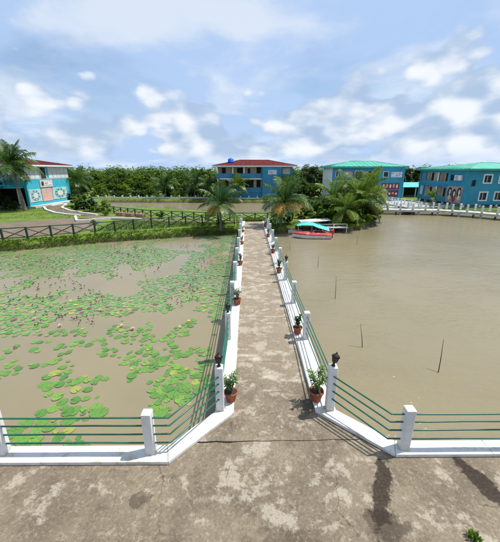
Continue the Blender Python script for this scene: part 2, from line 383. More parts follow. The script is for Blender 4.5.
    pm('boat_red', (.33, .022, .018), (.42, .035, .028), 2, .3, .05, dirt=(.5, .3, .28), dscale=1.5, damt=.5, coat=.3)
    pm('tarp_turquoise', (.06, .50, .50), (.10, .60, .58), 1.5, .5, .2, 5)
    pm('brick_red', (.34, .15, .11), (.44, .24, .19), 3, .85, .3)
    pm('stick', (.045, .03, .02), (.08, .055, .035), 5, .85, .2)
    pm('blue_plastic', (.02, .06, .5), None, 3, .4, 0)
mats()

# ------------------------------------------------------------------ land and water
W1 = [(-75, 3), (-75, 6), (-40, 17), (-26, 22.6), (-20, 25.1), (-13.4, 28.4), (-8, 30.3), (-4.8, 31.4), (-1.1, 32.3), (1.8, 32.8), (3.2, 32.2), (5, 33.6), (8, 34.4), (10.2, 33.2), (12.6, 34.6), (15.5, 38.2), (16.6, 42), (16.8, 47.5), (22, 49.5), (32, 49.5), (38, 45.5), (75, 38), (75, 3)]
W2 = [(-22.5, 52.5), (-25, 57), (-29, 65.6), (-15, 65), (-2, 64.2), (8, 64.4), (12.2, 62.8), (13, 58), (9.2, 53), (7.5, 47.5), (5, 45), (-1, 44.6), (-6, 47), (-12, 50), (-18, 52)]
def poly_sd(poly, X, Y):
    """signed distance, negative inside"""
    d = np.full(X.shape, 1e9); ins = np.zeros(X.shape, bool); n = len(poly)
    for i in range(n):
        ax, ay = poly[i]; bx, by = poly[(i + 1) % n]; ex, ey = bx - ax, by - ay
        tt = np.clip(((X - ax) * ex + (Y - ay) * ey) / (ex * ex + ey * ey), 0, 1)
        d = np.minimum(d, np.hypot(X - ax - tt * ex, Y - ay - tt * ey))
        c = ((ay > Y) != (by > Y)) & (X < ex * (Y - ay) / (by - ay + 1e-12) + ax); ins ^= c
    return np.where(ins, -d, d)
def ground():
    xs = np.concatenate([[-3000, -900, -300, -140], np.arange(-76, 76.1, .6), [140, 300, 900, 3000]])
    ys = np.concatenate([[-2000, -300, -60], np.arange(-10, 84.1, .6), [100, 130, 180, 300, 700, 1600, 4000]])
    X, Y = np.meshgrid(xs, ys); d = np.minimum(poly_sd(W1, X, Y), poly_sd(W2, X, Y))
    jit = np.array([[noise.noise((x * .7, y * .7, 0)) * .35 for x in xs] for y in ys]); d = d + jit * (np.abs(d) < 3)
    s = np.clip((d + 1.1) / 1.6, 0, 1); s = s * s * (3 - 2 * s)
    Z = -1.75 + 1.71 * s
    Z = np.where((Y < 5.4) & (Z > -.45), -.45, Z)
    nx, ny = len(xs), len(ys)
    v = np.stack([X.ravel(), Y.ravel(), Z.ravel()], 1).tolist()
    f = [(j * nx + i, j * nx + i + 1, (j + 1) * nx + i + 1, (j + 1) * nx + i) for j in range(ny - 1) for i in range(nx - 1)]
    m = MB(); m.v = v; m.f = f; m.sm = [True] * len(f); struct(m.build('ground', 'grass_ground'))
ground()
m = MB(); m.add([(-78, 0, WATER), (78, 0, WATER), (78, 68, WATER), (-78, 68, WATER)], [(0, 1, 2, 3)]); struct(m.build('water', 'water'))
def sheet(name, poly, z, mat):
    m = MB(); n = len(poly); m.add([(x, y, z) for x, y in poly] + [(x, y, z - .05) for x, y in poly], [tuple(range(n))] + [(n + i, n + (i + 1) % n, (i + 1) % n, i) for i in range(n)]); return struct(m.build(name, mat))
sheet('path', [(-60, 13.5), (-40, 19.5), (-26, 25.0), (-19.4, 27.4), (-16.2, 29.4), (-15.4, 31.5), (-17.5, 35.5), (-21.0, 38.8), (-28, 34.6), (-40, 28.5), (-60, 21)], .03, 'path_earth')
sheet('path', [(-20.6, 38.6), (-17.0, 38.0), (-10, 35.9), (-3, 34.9), (-.8, 35.2), (-.8, 36.3), (-3, 36.1), (-10, 37.4), (-17, 40.2), (-20.4, 40.9)], .026, 'path_earth')

# the platform in the foreground and the flared head of the walkway, with an open crack between them
cr = [(-1.45, 5.335), (-1.2, 5.345), (-.95, 5.33), (-.7, 5.36), (-.45, 5.335), (-.2, 5.36), (.1, 5.375), (.4, 5.37), (.7, 5.39), (1.0, 5.375), (1.4, 5.385), (1.8, 5.40), (2.3, 5.395), (2.7, 5.43)]
gap = [.042, .036, .046, .034, .04, .026, .02, .018, .016, .02, .016, .018, .02, .02]
plat = [(-14, -8), (14, -8), (14, 5.3), (3.134, 5.3), (2.93, 5.43)] + cr[::-1] + [(-1.62, 5.335), (-1.71, 5.21), (-14, 5.21)]
m = MB(); m.prism(plat, -.35, 0); struct(m.build('platform', 'concrete'))
XL0, XL1, XR0, XR1 = -.80, -.35, 1.62, 2.12           # kerb outer/inner left, inner/outer right
far = [(x, y + g) for (x, y), g in zip(cr, gap)]
YS = [8.35 + 3.05 * k for k in range(10)]             # slab joints
wk = thing('walkway', None, None); struct(wk)
def slab(poly):
    m = MB(); m.prism(poly, -.24, 0); return m.build('slab', 'concrete', wk)
def joint(y, s):
    return [(x, y + s * .005 + .008 * noise.noise((x * 3, y, 1))) for x in (XL0, -.3, .1, .5, .9, 1.3, 1.7, XR1)]
slab(far + [(2.9, 5.45), (2.62, 5.76), (XR1, 6.22)] + joint(YS[0], -1)[::-1] + [(XL0, 6.18), (-1.5, 5.43)])
for a, b in zip(YS, YS[1:] + [36.0]): slab(joint(a, 1) + joint(b, -1)[::-1])
m = MB(); m.box(-.55, -.25, 5.5, 35.6, -.55, -.243); m.box(1.55, 1.85, 5.5, 35.6, -.55, -.243)
m.build('beam', 'pier_dark', wk)
for y in [6.3 + 3.05 * k for k in range(0, 9)]:
    for x in (-.4, 1.7): m = MB(); m.tube([(x, y, -1.9), (x, y, -.55)], .14, 10); m.build('pile', 'pier_dark', wk)

def bevel(o, w=.012, seg=2):
    b = o.modifiers.new('bevel', 'BEVEL'); b.width = w; b.segments = seg; b.limit_method = 'ANGLE'; return o
kl = thing('kerb_left', None, None); struct(kl); kr = thing('kerb_right', None, None); struct(kr)
def kerb(poly, root, h=.085):
    m = MB(); m.prism(poly, .002, h); bevel(m.build('kerb_block', 'white_paint', root))
kerb([(-14, 4.81), (-5.3, 4.81), (-5.3, 5.21), (-14, 5.21)], kl); kerb([(-5.295, 4.81), (-1.6, 4.81), (-1.71, 5.21), (-5.295, 5.21)], kl)
kerb([(-1.594, 4.815), (-.35, 6.15), (XL1, 6.2), (XL0, 6.2), (XL0, 6.18), (-1.704, 5.213)], kl, .082)
kerb([(5.0, 4.95), (14, 4.95), (14, 5.3), (5.0, 5.3)], kr); kerb([(3.0, 4.95), (4.995, 4.95), (4.995, 5.3), (3.134, 5.3)], kr)
kerb([(2.994, 4.955), (3.128, 5.303), (XR1, 6.22), (XR1, 6.25), (XR0, 6.25), (XR0, 6.2)], kr, .082)
y = 6.206; k = 0
while y < 35.5:
    e = min(y + 3.05, 35.8); j = rng.uniform(-.018, .018); h = .085 + rng.uniform(-.008, .008)
    kerb([(XL0, y), (XL1 + j, y), (XL1 + j, e - .006), (XL0, e - .006)], kl, h)
    j = rng.uniform(-.018, .018); kerb([(XR0 + j, y + .05), (XR1, y + .05), (XR1, e + .044), (XR0 + j, e + .044)], kr, h)
    y = e

# ------------------------------------------------------------------ railings by the water
PW = .095
def post_mesh(h):
    m = MB(); m.box(-PW, PW, -PW, PW, 0, h, bev=.012); return m.mesh('post', 'post_paint')
P105 = post_mesh(1.0); P128 = post_mesh(1.2)
BARZ = (.27, .49, .70, .89)
def railing(label, posts, lines, tall=()):
    o = thing('railing', label, 'railing')
    for i, (x, y, a) in enumerate(posts): put('post', P128 if i in tall else P105, o, (x, y, .08), R(a))
    for ln in lines:
        for z in BARZ:
            pt = []
            for (a, b) in zip(ln, ln[1:]):
                k = max(1, int(math.hypot(b[0] - a[0], b[1] - a[1]) / .75))
                pt += [(a[0] + (b[0] - a[0]) * i / k + (rng.uniform(-.006, .006) if i else 0), a[1] + (b[1] - a[1]) * i / k + (rng.uniform(-.006, .006) if i else 0), z + a[2] + (b[2] - a[2]) * i / k + (rng.uniform(-.008, .003) if i else 0)) for i in range(k)]
            pt.append((ln[-1][0], ln[-1][1], z + ln[-1][2])); m = MB(); m.tube(pt, .0175, 8); m.build('bar', 'green_bar', o)
    return o
YP = [6.27] + [9.6 + 3.05 * k for k in range(9)]
railing('white posts with green bars along the walkway beside the lily pond', [(-.68, y, 0) for y in YP], [[(-.68, y, .16 if y < 7 else .04) for y in YP]], (0,))
railing('white posts with green bars along the walkway beside the open brown water', [(1.97, y, 0) for y in YP], [[(1.97, y, .16 if y < 7 else .04) for y in YP]], (0,))
railing('green barred railing with white posts at the platform edge by the lily pads', [(-2.0, 5.06, 0), (-5.02, 5.06, 0), (-8.04, 5.06, 0), (-11.06, 5.06, 0)], [[(-13, 5.06, .04), (-1.58, 5.06, .04), (-.68, 6.2, .16)]])
railing('green barred railing with a white post at the platform edge by the open water', [(3.23, 5.13, 0), (6.25, 5.13, 0), (9.27, 5.13, 0), (12.29, 5.13, 0)], [[(13.3, 5.13, .04), (2.88, 5.13, .04), (1.97, 6.2, .16)]])

# old iron lanterns on four of the posts
def lantern(loc, label, lean):
    o = thing('post_lantern', label, 'lantern', loc, 0, 'iron lanterns on the walkway posts'); o.rotation_euler = (R(lean[0]), R(lean[1]), R(20))
    m = MB(); m.lathe([(.045, 0), (.05, .02), (.028, .04), (.024, .09), (.05, .11), (.062, .125)], 10); m.build('stem', 'dark_iron', o)
    m = MB(); m.lathe([(.052, .122), (.078, .24)], 6, smooth=False); m.build('glass', 'lantern_glass', o)
    m = MB()
    for k in range(6):
        a = k * math.pi / 3; c, s = math.cos(a), math.sin(a); m.tube([(.056 * c, .056 * s, .12), (.083 * c, .083 * s, .245)], .008, 5)
    m.lathe([(.085, .236), (.098, .24), (.098, .252), (.085, .256)], 12); m.build('cage', 'dark_iron', o)
    m = MB(); m.lathe([(.1, .25), (.07, .285), (.045, .30), (.03, .325), (.014, .33), (.018, .345), (.004, .375)], 10); m.build('cap', 'dark_iron', o)
lantern((-.68, YP[0], 1.28), 'dark iron lantern on the tall left post at the walkway head', (0, 0))
lantern((1.97, YP[0], 1.28), 'leaning dark iron lantern on the tall right post at the walkway head', (3, 9))
lantern((-.68, YP[1], 1.08), 'dark iron lantern on the second left post, above lily pads', (0, 2))
lantern((1.97, YP[3], 1.08), 'dark iron lantern on the fourth right post, against open water', (0, 3))

# ------------------------------------------------------------------ potted plants along the kerbs
def leaf(m, base, d, L, w, droop, up=Vector((0, 0, 1)), fold=.25):
    """a pointed two-sided leaf of four faces running along d, drooping"""
    d = d.normalized(); s = d.cross(up)
    if s.length < 1e-3: s = Vector((1, 0, 0))
    s.normalize(); n = s.cross(d)
    p0 = base; p1 = base + d * L * .5 + n * L * .06; p2 = base + d * L + Vector((0, 0, -droop * L))
    e = n * w * fold
    m.add([p0, p1 + s * w * .5 + e, p1, p1 - s * w * .5 + e, p2], [(0, 1, 2), (0, 2, 3), (1, 4, 2), (2, 4, 3)], True)
def pot_mesh():
    m = MB(); m.lathe([(.105, 0), (.115, .015), (.155, .22), (.175, .225), (.18, .235), (.18, .275), (.172, .28), (.158, .278), (.15, .235)], 20); return m.mesh('pot', 'terracotta')
POT = pot_mesh()
m = MB(); m.lathe([(.002, .245), (.08, .25), (.152, .238)], 14, cap=False); SOIL = m.mesh('soil', 'soil')
def potted(x, y, label, style, sc=1.0, z=.085):
    o = thing('potted_plant', label, 'potted plant', (x, y, z), rng.uniform(0, 6), 'potted plants along the walkway kerbs'); o.scale = (sc,) * 3
    put('pot', POT, o); put('soil', SOIL, o)
    st = MB(); lf = MB(); r = random.Random(int(x * 10 + y * 100))
    def spread(n, hmin, hmax, out, fn):
        for k in range(n):
            a = k * 2.4 + r.uniform(-.3, .3); h = r.uniform(hmin, hmax); oo = out * r.uniform(.4, 1)
            b = Vector((r.uniform(-.03, .03), r.uniform(-.03, .03), .24)); e = Vector((math.cos(a) * oo, math.sin(a) * oo, .25 + h))
            mid = b.lerp(e, .55) + Vector((0, 0, h * .12)); st.tube([b, mid, e], [.011, .008, .004], 5); fn(b, mid, e)
    if style == 'feathery':
        def fn(b, mid, e):
            for q in range(22):
                t = .35 + .65 * q / 21; p = b.lerp(mid, t / .55) if t < .55 else mid.lerp(e, (t - .55) / .45)
                a = r.uniform(0, 6.28); leaf(lf, p, Vector((math.cos(a), math.sin(a), r.uniform(-.1, .6))), r.uniform(.08, .15), .036, .25)
        spread(9, .28, .62, .27, fn); mat = 'pot_leaf_light'
    elif style == 'upright':
        def fn(b, mid, e):
            for q in range(20):
                t = .2 + .8 * q / 19; p = b.lerp(mid, t / .55) if t < .55 else mid.lerp(e, (t - .55) / .45)
                a = r.uniform(0, 6.28); leaf(lf, p, Vector((math.cos(a), math.sin(a), r.uniform(.2, .9))), r.uniform(.1, .17), .06, .2)
        spread(6, .3, .6, .13, fn); mat = 'pot_leaf_dark'
    else:
        def fn(b, mid, e):
            for q in range(18):
                t = .3 + .7 * q / 17; p = b.lerp(mid, t / .55) if t < .55 else mid.lerp(e, (t - .55) / .45)
                a = r.uniform(0, 6.28); leaf(lf, p, Vector((math.cos(a), math.sin(a), r.uniform(0, .6))), r.uniform(.09, .14), .055, .3)
        spread(8, .25, .6, .22, fn); mat = 'pot_leaf_pale'
    s_ = st.build('stem', 'bark', o); lf.build('foliage', mat, o)
PX_L, PX_R = -.47, 1.74
potted(-.44, 6.56, 'terracotta pot with feathery green plant at the left walkway head', 'feathery', .98)
potted(1.70, 6.56, 'terracotta pot with feathery green plant at the right walkway head', 'feathery', 1.05)
potted(PX_R, 9.95, 'terracotta pot with upright dark green plant, second along the right kerb', 'upright', .95)
potted(PX_L, 12.5, 'terracotta pot with pale leaved plant, second along the left kerb', 'pale', 1.0)
potted(PX_R, 16.9, 'terracotta pot with dark plant, third along the right kerb', 'upright', 1.0)
potted(PX_L, 18.4, 'terracotta pot with dark plant, third along the left kerb', 'upright', .9)
potted(PX_R, 21.3, 'terracotta pot with pale plant, fourth along the right kerb', 'pale', .95)
potted(PX_L, 24.0, 'terracotta pot with dark plant, fourth along the left kerb', 'upright', .85)
potted(PX_R, 26.8, 'terracotta pot with dark plant, fifth along the right kerb', 'upright', .95)
potted(PX_L, 29.0, 'terracotta pot with small plant, fifth and farthest on the left kerb', 'feathery', .8)
potted(PX_R, 32.0, 'terracotta pot with pale plant, sixth and farthest on the right kerb', 'pale', .85)
# ------------------------------------------------------------------ timber cross-braced fences
def xfence(label, pts, step, h, z0=0.0):
    o = thing('cross_braced_fence', label, 'fence')
    P = [Vector((x, y, z0)) for x, y in pts]; seg = []; tot = 0
    for a, b in zip(P, P[1:]): seg.append((tot, a, b)); tot += (b - a).length
    def at(s):
        for t0, a, b in reversed(seg):
            if s >= t0: return a.lerp(b, min(1, (s - t0) / (b - a).length))
    n = round(tot / step); pos = [at(tot * i / n) for i in range(n + 1)]
    pm_ = MB(); pm_.box(-.065, .065, -.065, .065, -.3, h + .06, bev=.01); pme = pm_.mesh('post', 'fence_green')
    for p in pos: put('post', pme, o, p, rng.uniform(-.1, .1), rot=(rng.uniform(-.03, .03), rng.uniform(-.03, .03), 0))
    def beam(name, a, b, w):
        L = (b - a).length; m = MB(); m.tube([a, b], w, 6, smooth=False); m.build(name, 'fence_green', o)
    for a, b in zip(pos, pos[1:]):
        d = (b - a).normalized(); s = Vector((-d.y, d.x, 0)) * .02
        u = Vector((0, 0, 1)); j = lambda: rng.uniform(-.02, .02)
        beam('top_rail', a + u * (h + j()), b + u * (h + j()), .045)
        beam('brace', a + u * .12 + s, b + u * (h - .1) + s, .04); beam('brace', a + u * (h - .1) - s, b + u * .12 - s, .04)
    return o
xfence('dark green cross braced fence along the grassy bank of the lily pond', [(-30, 21.9), (-24.5, 24.3), (-19.5, 26.2), (-16.9, 27.5), (-14.3, 28.9), (-11.7, 30.5), (-9.5, 31.9), (-6.5, 33.2), (-1.5, 34.4)], 1.75, .98)
xfence('dark green cross braced fence along the near bank of the far pond', [(-19.5, 44.3), (-12.3, 39.6), (-7, 37.9), (-1.3, 36.9), (3.0, 36.9), (5.2, 37.2)], 1.5, .82)

xfence('far dark green cross braced fence before the belt of trees', [(-31, 71.2), (-8.5, 71.2)], 2.2, 1.1)
# ------------------------------------------------------------------ grass along the banks (uncountable)
def on_poly(poly, i0, i1):
    pts = [Vector((x, y, 0)) for x, y in poly[i0:i1 + 1]]
    L = [(b - a).length for a, b in zip(pts, pts[1:])]; T = sum(L)
    def f(s):
        s *= T
        for a, b, l in zip(pts, pts[1:], L):
            if s <= l: t = b - a; return a.lerp(b, s / l), Vector((-t.y, t.x, 0)).normalized()
            s -= l
        return pts[-1], Vector((0, 1, 0))
    return f, T
def tuft(m, p, h, n, r):
    for _ in range(n):
        a = r.uniform(0, 6.28); d = Vector((math.cos(a), math.sin(a), 0)); b = p + d * r.uniform(0, .07); w = d.cross(Vector((0, 0, 1))) * r.uniform(.012, .024)
        hh = h * r.uniform(.6, 1.2); e = b + d * hh * r.uniform(.2, .8) + Vector((0, 0, hh * .9)); q = b.lerp(e, .5) + Vector((0, 0, hh * .16))
        m.add([b - w, b + w, q + w * .8, q - w * .8, e], [(0, 1, 2, 3), (3, 2, 4)])
def bank_grass():
    r = random.Random(3); m = MB()
    f, T = on_poly(W1, 2, 8)
    for k in range(int(T * 90)):
        p, n = f(r.random()); u = r.betavariate(1.6, 2.2) * 1.5; q = p + n * (u - .5) ; z = -.72 + .68 * min(1, max(0, u / 1.0))
        tuft(m, Vector((q.x, q.y, z - .03)), r.uniform(.12, .27), 5, r)
    f, T = on_poly(W1, 9, 17)
    for k in range(int(T * 26)):
        p, n = f(r.random()); u = r.random() * 1.5; q = p + n * (u - .1); z = -.66 + .66 * min(1, u / .75)
        tuft(m, Vector((q.x, q.y, z - .03)), r.uniform(.2, .42), 4, r)
    for i0, i1 in ((0, 6), (8, 14)):
        f, T = on_poly(W2, i0, i1)
        for k in range(int(T * 12)):
            p, n = f(r.random()); q = p + n * (r.random() * 1.2 - .2) * (1 if i0 else 1); tuft(m, Vector((q.x, q.y, -.35)), r.uniform(.3, .55), 4, r)
    tag(m.build('bank_grass', 'grass_blade'), 'rough green grass growing along the pond banks', 'grass', kind='stuff')
bank_grass()
def field_grass():
    r = random.Random(5); m = MB()
    for _ in range(2600):                       # verge between the two fences
        t = r.random(); x = -15 + 13.6 * t; y0 = 29.5 + 5.0 * t; y1 = 38.2 - 2.0 * t; y = r.uniform(y0, y1)
        yc = 36.6 + (x + 10) * -.15
        if abs(y - yc) < .7: continue
        tuft(m, Vector((x, y, 0)), r.uniform(.12, .3), 4, r)
    for _ in range(900):
        tuft(m, Vector((r.uniform(-.8, 2.1), r.uniform(36.0, 37.6), 0)), r.uniform(.2, .4), 4, r)
    for _ in range(1800):
        x = r.uniform(-44, -21); tuft(m, Vector((x, r.uniform(38, 52), .0)), r.uniform(.06, .14), 3, r)
    for _ in range(14): tuft(m, Vector((r.uniform(3.55, 3.65), r.uniform(3.42, 3.5), 0)), .09, 4, r)
    tag(m.build('verge_grass', 'grass_blade'), 'short grass on the verges and lawn behind the lily pond', 'grass', kind='stuff')
field_grass()

# ------------------------------------------------------------------ trees, shrubs and palms
def crown_mesh(name, mat, seed, blobs, n, size, flat=.5):
    """leaf clumps: small folded leaves scattered through uneven shells of many clusters"""
    r = random.Random(seed); m = MB(); cl = []
    for (c, rad) in blobs:
        for _ in range(max(4, int(9 * rad))):
            v = Vector((r.gauss(0, 1), r.gauss(0, 1), r.gauss(0, .8))).normalized(); cl.append((Vector(c) + v * rad * r.uniform(.55, 1.0), rad * r.uniform(.22, .42)))
    for k in range(n):
        c, rad = cl[k % len(cl)]
        v = Vector((r.gauss(0, 1), r.gauss(0, 1), r.gauss(0, 1))); v = v.normalized() * rad * r.random() ** .4
        p = c + v; a = r.uniform(0, 6.28); d = Vector((math.cos(a), math.sin(a), r.uniform(-.6, .5))).normalized()
        s = d.cross(Vector((r.uniform(-.5, .5), r.uniform(-.5, .5), 1))).normalized(); L = size * r.uniform(.6, 1.3); w = L * .36
        m.add([p, p + d * L * .45 + s * w, p + d * L, p + d * L * .45 - s * w], [(0, 1, 2, 3)])
    return m.mesh(name, mat)
def trunk_mesh(h, rad, ends, seed):
    r = random.Random(seed); m = MB(); q = Vector((r.uniform(-.1, .1) * h, r.uniform(-.1, .1) * h, h))
    m.tube([(0, 0, -.3), (0, 0, .1), q * .5 + Vector((.05 * h, 0, 0)), q], [rad * 1.5, rad, rad * .8, rad * .6], 8)
    for e in ends:
        e = Vector(e); m.tube([q * .85, (q + e) * .5 + Vector((0, 0, .1 * h)), e], [rad * .5, rad * .35, rad * .12], 6)
    return m.mesh('trunk', 'bark')
def rblobs(seed, n, R0, H, z0, rad):
    r = random.Random(seed); out = [((0, 0, z0 + H * .55), rad * 1.25)]
    for k in range(n):
        a = k * 2.4 + r.uniform(-.4, .4); q = r.uniform(.35, 1); out.append(((math.cos(a) * R0 * q, math.sin(a) * R0 * q, z0 + H * r.uniform(.1, 1.0) * (1.1 - .45 * q)), rad * r.uniform(.6, 1.0)))
    return out
TREES = []
for k, (mat, n, R0, H, z0, rad, lv, sz) in enumerate([('leaf_mid', 13, 2.2, 4.0, .5, 1.15, 8000, .27), ('leaf_dark', 11, 2.0, 4.0, .9, 1.2, 7500, .26), ('leaf_bright', 12, 2.3, 3.4, .4, 1.1, 7500, .27), ('leaf_mid', 10, 1.7, 4.4, .6, 1.0, 6500, .26)]):
    b = rblobs(20 + k, n, R0, H, z0, rad); TREES.append((trunk_mesh(z0 + H * .35, .14, [x[0] for x in b[1:7]], k), crown_mesh('crown', mat, 40 + k, b, lv, sz)))
def tree(x, y, kind, sc, label, group=None, z=0.0, zs=1.0):
    o = thing('tree', label, 'tree', (x, y, z), rng.uniform(0, 6.28), group); o.scale = (sc, sc, sc * zs)
    put('trunk', TREES[kind][0], o); put('crown', TREES[kind][1], o); return o
SHRUBS = []
for k, (mat, lv) in enumerate([('leaf_mid', 1500), ('leaf_dark', 1500), ('leaf_bright', 1500)]):
    b = rblobs(60 + k, 6, .6, .75, .15, .36); SHRUBS.append((trunk_mesh(.4, .04, [x[0] for x in b[1:6]], k + 9), crown_mesh('foliage', mat, 80 + k, b, lv, .15)))
def shrub(x, y, kind, sc, label, group=None, z=0.0):
    o = thing('shrub', label, 'shrub', (x, y, z), rng.uniform(0, 6.28), group); o.scale = (sc,) * 3
    put('stem', SHRUBS[kind][0], o); put('foliage', SHRUBS[kind][1], o); return o

def frond_mesh(mat, p0, p1, seed, nl=34, wid=.027):
    """unit-length coconut frond along +X: rachis bending from pitch p0 to p1, hanging leaflets"""
    r = random.Random(seed); m = MB(); pts = [Vector((0, 0, 0))]; N = 9
    for i in range(N):
        a = p0 + (p1 - p0) * ((i + .5) / N) ** 1.2; pts.append(pts[-1] + Vector((math.cos(a), 0, math.sin(a))) / N)
    m.tube(pts, [.018 * (1 - .85 * i / N) + .002 for i in range(N + 1)], 5)
    for i in range(nl):
        t = .14 + .86 * i / (nl - 1); q = t * N; k = min(N - 1, int(q)); p = pts[k].lerp(pts[k + 1], q - k); d = (pts[k + 1] - pts[k]).normalized()
        for s in (-1, 1):
            L = (.34 * math.sin(math.pi * (.10 + .78 * t)) + .06) * r.uniform(.8, 1.15); dr = r.uniform(.25, .6)
            o = Vector((d.x * .55, s * .83, d.z * .55)).normalized(); mid = p + o * L * .5 + Vector((0, 0, L * .02)); e = p + o * L * .92 + Vector((0, 0, -L * dr))
            w = d * wid * .5
            m.add([p - w * .5, p + w * .5, mid + w, mid - w, e], [(0, 1, 2, 3), (3, 2, 4)])
    return m.mesh('frond', mat)
PITCH_SET = [(1.35, .75), (1.05, .1), (.75, -.5), (.4, -.95), (-.1, -1.3)]
FR = {mt: [[frond_mesh(mt, a, b, 7 * i + s) for s in range(2)] for i, (a, b) in enumerate(PITCH_SET)] for mt in ('palm_green', 'palm_light')}
FR['palm_yellow'] = [[frond_mesh('palm_yellow', .35, -1.2, 90), frond_mesh('palm_yellow', .55, -1.0, 91)]]
def palm(x, y, h, L, label, nf=15, mat='palm_green', yellow=0, lean=(0, 0), wind=None, z=0.0, group=None, r0=.13, yaz=None):
    o = thing('coconut_palm', label, 'palm', (x, y, z), 0, group); r = random.Random(int(x * 31 + y * 17))
    top = Vector((lean[0], lean[1], h)); m = MB(); pts = []; rs = []
    n = max(4, int(h / .22))
    for i in range(n + 1):
        t = i / n; pts.append((top.x * t ** 1.6, top.y * t ** 1.6, -.25 + (h + .25) * t)); rs.append(r0 * (1.5 - .75 * min(1, t * 1.6)) * (1.06 if i % 2 else .95))
    m.tube(pts, rs, 8); m.build('trunk', 'palm_bark', o)
    for k in range(nf):
        lv = min(4, int(5 * k / nf)); az = k * 2.4 + r.uniform(-.35, .35)
        if wind is not None:
            dz = (az - wind + math.pi) % (2 * math.pi) - math.pi; az = wind + dz * .8; 
        put('frond', FR[mat][lv][k % 2], o, top, rot=(r.uniform(-.25, .25), r.uniform(-.12, .12), az), scale=L * r.uniform(.85, 1.1))
    for k in range(yellow):
        az = (yaz[k] if yaz else r.uniform(0, 6.28)); put('frond', FR['palm_yellow'][0][k % 2], o, top - Vector((0, 0, .1)), rot=(r.uniform(-.3, .3), 0, az), scale=L * .8)
    return o
# palms
palm(-2.75, 31.95, 2.35, 2.5, 'young coconut palm on the bank left of the walkway end', 15, 'palm_green', 2, (-.1, .2), z=-.15, yaz=(-2.1, -1.5))
palm(3.4, 33.2, 2.5, 3.1, 'young coconut palm right of the walkway end with yellowing fronds', 17, 'palm_green', 3, (.35, .1), z=-.1, yaz=(-.9, -.1, -1.9))
palm(-32.2, 46.2, 6.0, 3.7, 'wind blown coconut palm standing before the left house', 21, 'palm_green', 0, (-.8, .2), wind=1.2, r0=.2)
palm(-17.4, 68.2, 2.5, 3.2, 'round headed coconut palm standing on the far bank', 15, 'palm_green', 0, (.2, 0))
palm(-11.4, 68.5, 3.0, 3.3, 'coconut palm with a slightly taller trunk on the far bank beside the red roofed house', 15, 'palm_green', 0, (.7, 0))
palm(-8.0, 66.6, 2.4, 3.0, 'small coconut palm at the left corner of the red roofed house', 14, 'palm_green', 0, (.2, .1))
palm(-2.2, 64.9, 2.5, 2.8, 'young coconut palm in front of the red roofed house verandas', 14, 'palm_light', 0, (.1, 0))
palm(7.2, 65.0, 2.4, 2.8, 'short coconut palm before the right end of the red roofed house', 13, 'palm_green', 0, (.1, 0))
palm(-33.0, 62.0, 3.4, 3.2, 'dark drooping palm right behind the left house', 15, 'palm_green', 0, (.3, .2))
ISL = [(11.2, 35.0, 1.6, 2.5, 'palm_light', 1, (-1.2,), 'leaning out over the boats'), (13.0, 37.0, 2.9, 3.2, 'palm_light', 0, None, 'in the middle of the island clump'), (14.3, 38.0, 2.1, 2.9, 'palm_light', 2, (-.9, -.3), 'with orange dying fronds over the open water'),
       (15.4, 40.6, 3.5, 3.3, 'palm_light', 1, (-.2,), 'tallest of the island clump'), (16.0, 42.6, 2.6, 3.0, 'palm_light', 2, (-.5, .1), 'rightmost of the island clump, with a yellow frond'), (10.6, 38.0, 2.6, 3.0, 'palm_light', 0, None, 'at the back left of the island clump'), (13.6, 42.0, 3.4, 3.2, 'palm_green', 0, None, 'at the back of the island clump before the green roofed house')]
for x, y, h, L, mt, ye, yz, w in ISL: palm(x - .3, y, h * .85, L * .95, 'coconut palm ' + w, 15, mt, ye, (rng.uniform(-.3, .4), rng.uniform(-.4, .2)), yaz=yz, group='coconut palms on the island')
# shrubs on the island and banks
for i, (x, y, k, s) in enumerate([(9.6, 35.0, 0, 1.6), (10.6, 34.4, 2, 1.35), (11.9, 35.4, 0, 1.5), (13.2, 36.3, 2, 1.5), (14.6, 37.9, 0, 1.7), (15.6, 39.4, 2, 1.5), (8.4, 36.5, 2, 1.7), (9.6, 38.4, 2, 1.7), (11.0, 40.5, 0, 1.8), (8.0, 41.2, 2, 1.6), (6.6, 38.6, 0, 1.2), (15.9, 44.0, 1, 1.7), (12.4, 44.5, 0, 2.0), (9.8, 47.0, 1, 1.7), (8.9, 35.6, 2, 2.0), (10.2, 36.2, 0, 2.3), (11.6, 37.2, 2, 2.3), (9.4, 40.0, 0, 2.2)]):
    shrub(x, y, k, s, 'dense green shrub under the palms of the island', 'shrubs under the island palms')
for x, y, k, s, lb in [(-20.6, 45.2, 2, 1.5, 'bright green shrub at the left tip of the far pond'), (-22.6, 45.6, 1, 1.9, 'dark green shrub left of the far pond, beside the lawn path'), (-25.3, 48.5, 0, 2.2, 'large green shrub at the corner of the lawn'), (-27.6, 52.5, 1, 2.4, 'dark shrub beside the mosaic fronted house'),
                       (-18.6, 41.6, 2, .95, 'small light green shrub beside the cross braced fence'), (-10.6, 38.6, 2, .85, 'low bright shrub at the fence by the far pond'), (-2.9, 33.2, 0, .7, 'low shrub at the foot of the left bank palm'), (4.3, 34.6, 1, .9, 'low shrub at the foot of the right bank palm'), (2.75, 34.5, 0, .6, 'little shrub beside the end of the walkway'), (-16.4, 33.8, 2, .6, 'weedy clump on the earth path behind the fence'), (-38.2, 48.2, 1, 2.6, 'dark bush in front of the shaded porch of the left house'), (-34.2, 46.6, 1, 1.5, 'small dark bush left of the wind blown palm')]:
    shrub(x, y, k, s, lb)
i = 0
for x in np.arange(-33, 14, 1.9):
    shrub(float(x) + rng.uniform(-.5, .5), 69.6 + rng.uniform(-.5, .8), (0, 2, 1)[i % 3], rng.uniform(1.2, 1.9), 'green hedge shrub lining the far bank of the far pond', 'hedge shrubs on the far bank'); i += 1
